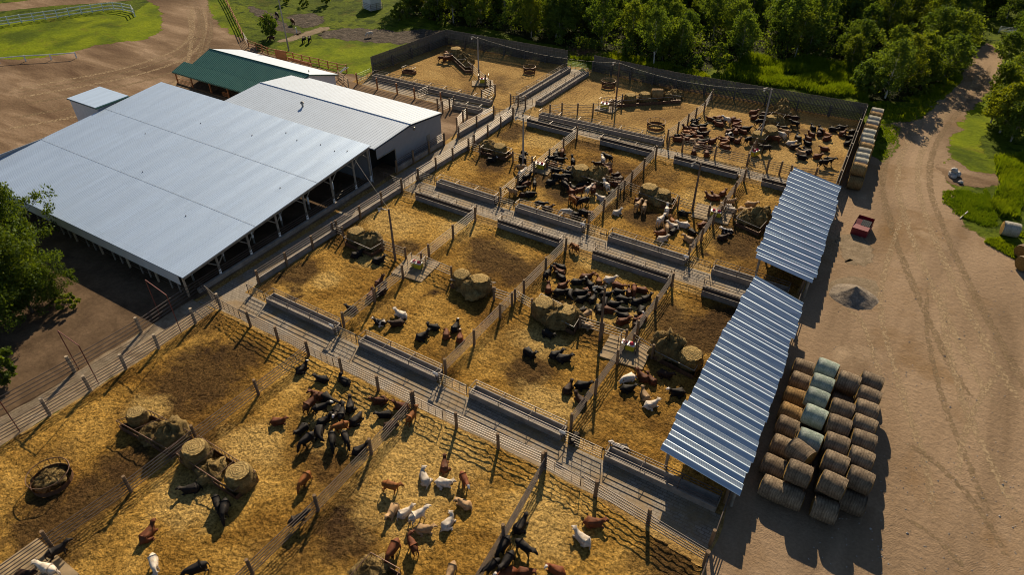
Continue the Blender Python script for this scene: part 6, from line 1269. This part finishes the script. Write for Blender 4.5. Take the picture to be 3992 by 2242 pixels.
# reeds and grass as stuff
def blades(name, poly, n, h, w, mat, seed, label=None):
    r_ = random.Random(seed); xs = [p[0] for p in poly]; ys = [p[1] for p in poly]; V, Fc = [], []; c = 0
    while c < n:
        p = (r_.uniform(min(xs), max(xs)), r_.uniform(min(ys), max(ys)))
        if not inside(p, poly): continue
        c += 1; d = .5+mnoise.noise((p[0]*.25, p[1]*.25, seed)); 
        if d < .25: continue
        for b in range(3):
            a = r_.uniform(0, 6.28); hh = h*r_.uniform(.5, 1.15)*(.5+d*.8); k = len(V); x, y = p[0]+r_.uniform(-.2, .2), p[1]+r_.uniform(-.2, .2); lx, ly = math.cos(a)*w, math.sin(a)*w; bx, by = r_.uniform(-.4, .4)*hh, r_.uniform(-.4, .4)*hh
            V += [(x-lx, y-ly, 0), (x+lx, y+ly, 0), (x+bx*.5+lx*.7, y+by*.5+ly*.7, hh*.65), (x+bx, y+by, hh), (x+bx*.5-lx*.7, y+by*.5-ly*.7, hh*.65)]; Fc.append((k, k+1, k+2, k+3, k+4))
    me = bpy.data.meshes.new(name); me.from_pydata(V, [], Fc); me.materials.append(MT[mat]); o = link(name, me); tag(o, kind='stuff'); return o
pg = lambda *q: [G2(x) for x in q]
blades('tall_reeds', pg(T(2, 0, 2080, 800), T(2, 0, 2200, 640), T(2, 0, 2380, 560), T(3, 0, 120, 640), T(3, 0, 420, 600), T(3, 0, 850, 690), T(3, 0, 930, 900), T(3, 0, 1010, 1030), T(3, 0, 500, 950), T(3, 0, 0, 860)), 9000, 1.3, .05, 'blade', 4)
blades('wild_grass', pg(T(2, 0, 560, 590), T(2, 0, 760, 590), T(2, 0, 1000, 540), T(2, 0, 1400, 600), T(2, 0, 2000, 760), T(2, 0, 1900, 800), T(2, 0, 1100, 620), T(2, 0, 800, 620)), 2500, .8, .05, 'blade', 5)
blades('wild_grass', pg(T(3, 0, 1050, 1040), T(3, 0, 1500, 960), T(3, 0, 1900, 720), T(3, 0, 1960, 800), T(3, 0, 1600, 1150), T(3, 0, 1400, 1230), T(3, 0, 1180, 1190)), 3000, .45, .05, 'blade', 6)
blades('tall_reeds', pg(T(3, 1, 2280, 140), T(3, 1, 2600, 120), T(3, 1, 2650, 760), T(3, 1, 2330, 740), T(3, 1, 2240, 600), T(3, 1, 2350, 420), T(3, 1, 2300, 300)), 3600, .95, .05, 'blade', 7)
blades('wild_grass', pg(T(3, 1, 1760, 480), T(3, 1, 2200, 460), T(3, 1, 2300, 700), T(3, 1, 2300, 880), T(3, 1, 2000, 760), T(3, 1, 1770, 650)), 2600, .35, .05, 'blade', 8)
blades('wild_grass', pg(T(3, 1, 2160, 980), T(3, 1, 2560, 900), T(3, 1, 2650, 1250), T(3, 1, 2400, 1120)), 1600, .4, .05, 'blade', 9)
blades('weeds', pg(T(3, 0, 1130, 1200), T(3, 0, 1330, 1280), T(3, 0, 1290, 1420), T(3, 1, 1180, 160), T(3, 1, 1110, 80), T(3, 0, 1120, 1330)), 900, .25, .04, 'blade', 10)
# a little loose straw standing up in the nearest pens
def strawbits(name, poly, n, seed):
    r_ = random.Random(seed); xs = [p[0] for p in poly]; ys = [p[1] for p in poly]; V, Fc = [], []; c = 0
    while c < n:
        p = (r_.uniform(min(xs), max(xs)), r_.uniform(min(ys), max(ys)))
        if not inside(p, poly): continue
        c += 1
        if mnoise.noise((p[0]*.5, p[1]*.5, seed)) < -.15: continue
        a = r_.uniform(0, 6.28); L = r_.uniform(.1, .26); k = len(V); lx, ly = math.cos(a)*L, math.sin(a)*L; wx, wy = -math.sin(a)*.022, math.cos(a)*.022; z0, z1 = .02+.06+r_.uniform(0, .05), .08+r_.uniform(0, .09)
        V += [(p[0]-wx, p[1]-wy, z0), (p[0]+wx, p[1]+wy, z0), (p[0]+lx+wx, p[1]+ly+wy, z1), (p[0]+lx-wx, p[1]+ly-wy, z1)]; Fc.append((k, k+1, k+2, k+3))
    me = bpy.data.meshes.new(name); me.from_pydata(V, [], Fc); me.materials.append(MT['straw_bit']); tag(link(name, me), kind='stuff')

V_, F_ = [], []; r_ = random.Random(23)
for i in range(420):
    p = G((r_.uniform(3150, 3992), r_.uniform(900, 2242)))
    if p.x < -.5: continue
    q = r_.uniform(.03, .075) if r_.random() < .93 else r_.uniform(.08, .13); k = len(V_)
    for dx, dy, dz in ((q, 0, .2*q), (-.3*q, q, .1*q), (-q, -.4*q, .2*q), (.2*q, -q, .1*q), (0, 0, q)): V_.append((p.x+dx*r_.uniform(.6, 1.2), p.y+dy*r_.uniform(.6, 1.2), dz+.005))
    for a, b in ((0, 1), (1, 2), (2, 3), (3, 0)): F_.append((k+a, k+b, k+4))
me = bpy.data.meshes.new('loose_stones'); me.from_pydata(V_, [], F_); me.materials.append(MT['rock']); tag(link('loose_stones', me), kind='stuff')

# soft wheel tracks worn into the dirt
def rut(pts, w, mat, z, name='wheel_track'):
    P = [G(p) if not isinstance(p, Vector) else p for p in pts]; Q = []
    for i in range(len(P)-1):                                    # smooth
        p0 = P[max(0, i-1)]; p1 = P[i]; p2 = P[i+1]; p3 = P[min(len(P)-1, i+2)]
        for k in range(10):
            u = k/10; Q.append(.5*((2*p1)+(p2-p0)*u+(2*p0-5*p1+4*p2-p3)*u*u+(3*p1-p0-3*p2+p3)*u*u*u))
    Q.append(P[-1]); V, Fc, E_ = [], [], []
    for i, q in enumerate(Q):
        d = (Q[min(i+1, len(Q)-1)]-Q[max(0, i-1)]); n = Vector((-d.y, d.x, 0)).normalized(); ww = w*(1+.3*mnoise.noise((q.x*.3, q.y*.3, z*50)))
        fade = min(1, i/8, (len(Q)-1-i)/8)
        for s, e in ((-1, .05), (-.4, .5*fade), (.4, .5*fade), (1, .05)): V.append((q.x+n.x*ww*s, q.y+n.y*ww*s, z)); E_.append(e)
    for i in range(len(Q)-1):
        for k in range(3): a = i*4+k; Fc.append((a, a+4, a+5, a+1))
    me = bpy.data.meshes.new(name); me.from_pydata(V, [], Fc); me.update()
    if me.polygons[0].normal.z < 0: me.flip_normals()
    at = me.attributes.new('e', 'FLOAT', 'POINT'); at.data.foreach_set('value', E_); me.materials.append(soften(mat, 2.6)); tag(link(name, me), kind='structure')
MT['track_pale'] = soil('track_pale', [(.3, (.245, .18, .11)), (.7, (.325, .242, .152))], [(.25, G3(.8)), (.7, G3(1.1))], .5, 3, .4, .08)
MT['track_dark'] = soil('track_dark', [(.3, (.16, .115, .068)), (.7, (.225, .163, .10))], [(.25, G3(.7)), (.7, G3(1.15))], .5, 3, .8, .14)
base = [(2474, 135), (2452, 185), (2415, 235), (2368, 285), (2325, 340), (2300, 400), (2296, 470), (2315, 540), (2345, 620), (2385, 710), (2440, 820), (2510, 950), (2600, 1080)]
for k, (dx, dy, m) in enumerate(((-22, 0, 'track_pale'), (8, 4, 'track_pale'), (26, 6, 'track_dark'), (-44, 0, 'track_dark'))):
    rut([F(x+dx*(1+i*.12), y+dy) for i, (x, y) in enumerate(base)], .8, MT[m], .0125+k*.0008)
for k, (pts, m, w) in enumerate((([(2300, 460), (2250, 600), (2215, 760), (2260, 960), (2330, 1180), (2360, 1450)], 'track_pale', .6), ([(2350, 640), (2330, 800), (2370, 1000), (2450, 1200), (2540, 1430)], 'track_dark', .5), ([(2380, 640), (2372, 800), (2420, 1000), (2510, 1200), (2600, 1400)], 'track_pale', .7), ([(2240, 1100), (2320, 1140), (2420, 1230), (2500, 1340), (2560, 1460)], 'track_dark', .5), ([(2230, 1280), (2320, 1330), (2400, 1400), (2440, 1470)], 'track_dark', .4), ([(2090, 760), (2160, 800), (2200, 900), (2240, 1050)], 'track_pale', .5), ([(2576, 880), (2480, 980), (2420, 1120), (2400, 1300)], 'track_pale', .5))):
    rut([F(*p) for p in pts], w, MT[m], .016+k*.0008)
lt = [(480, -20), (500, 40), (495, 90), (460, 130), (390, 160), (300, 185), (200, 205), (90, 225), (-60, 250)]
for k, (dx, dy, m) in enumerate(((0, 0, 'track_dark'), (16, 10, 'track_pale'), (30, 26, 'track_dark'), (-14, -8, 'track_pale'), (10, 60, 'track_dark'), (-20, 90, 'track_pale'))):
    rut([F(x+dx, y+dy*min(1, i*.3)) for i, (x, y) in enumerate(lt)], .9, MT[m], .0125+k*.0008)
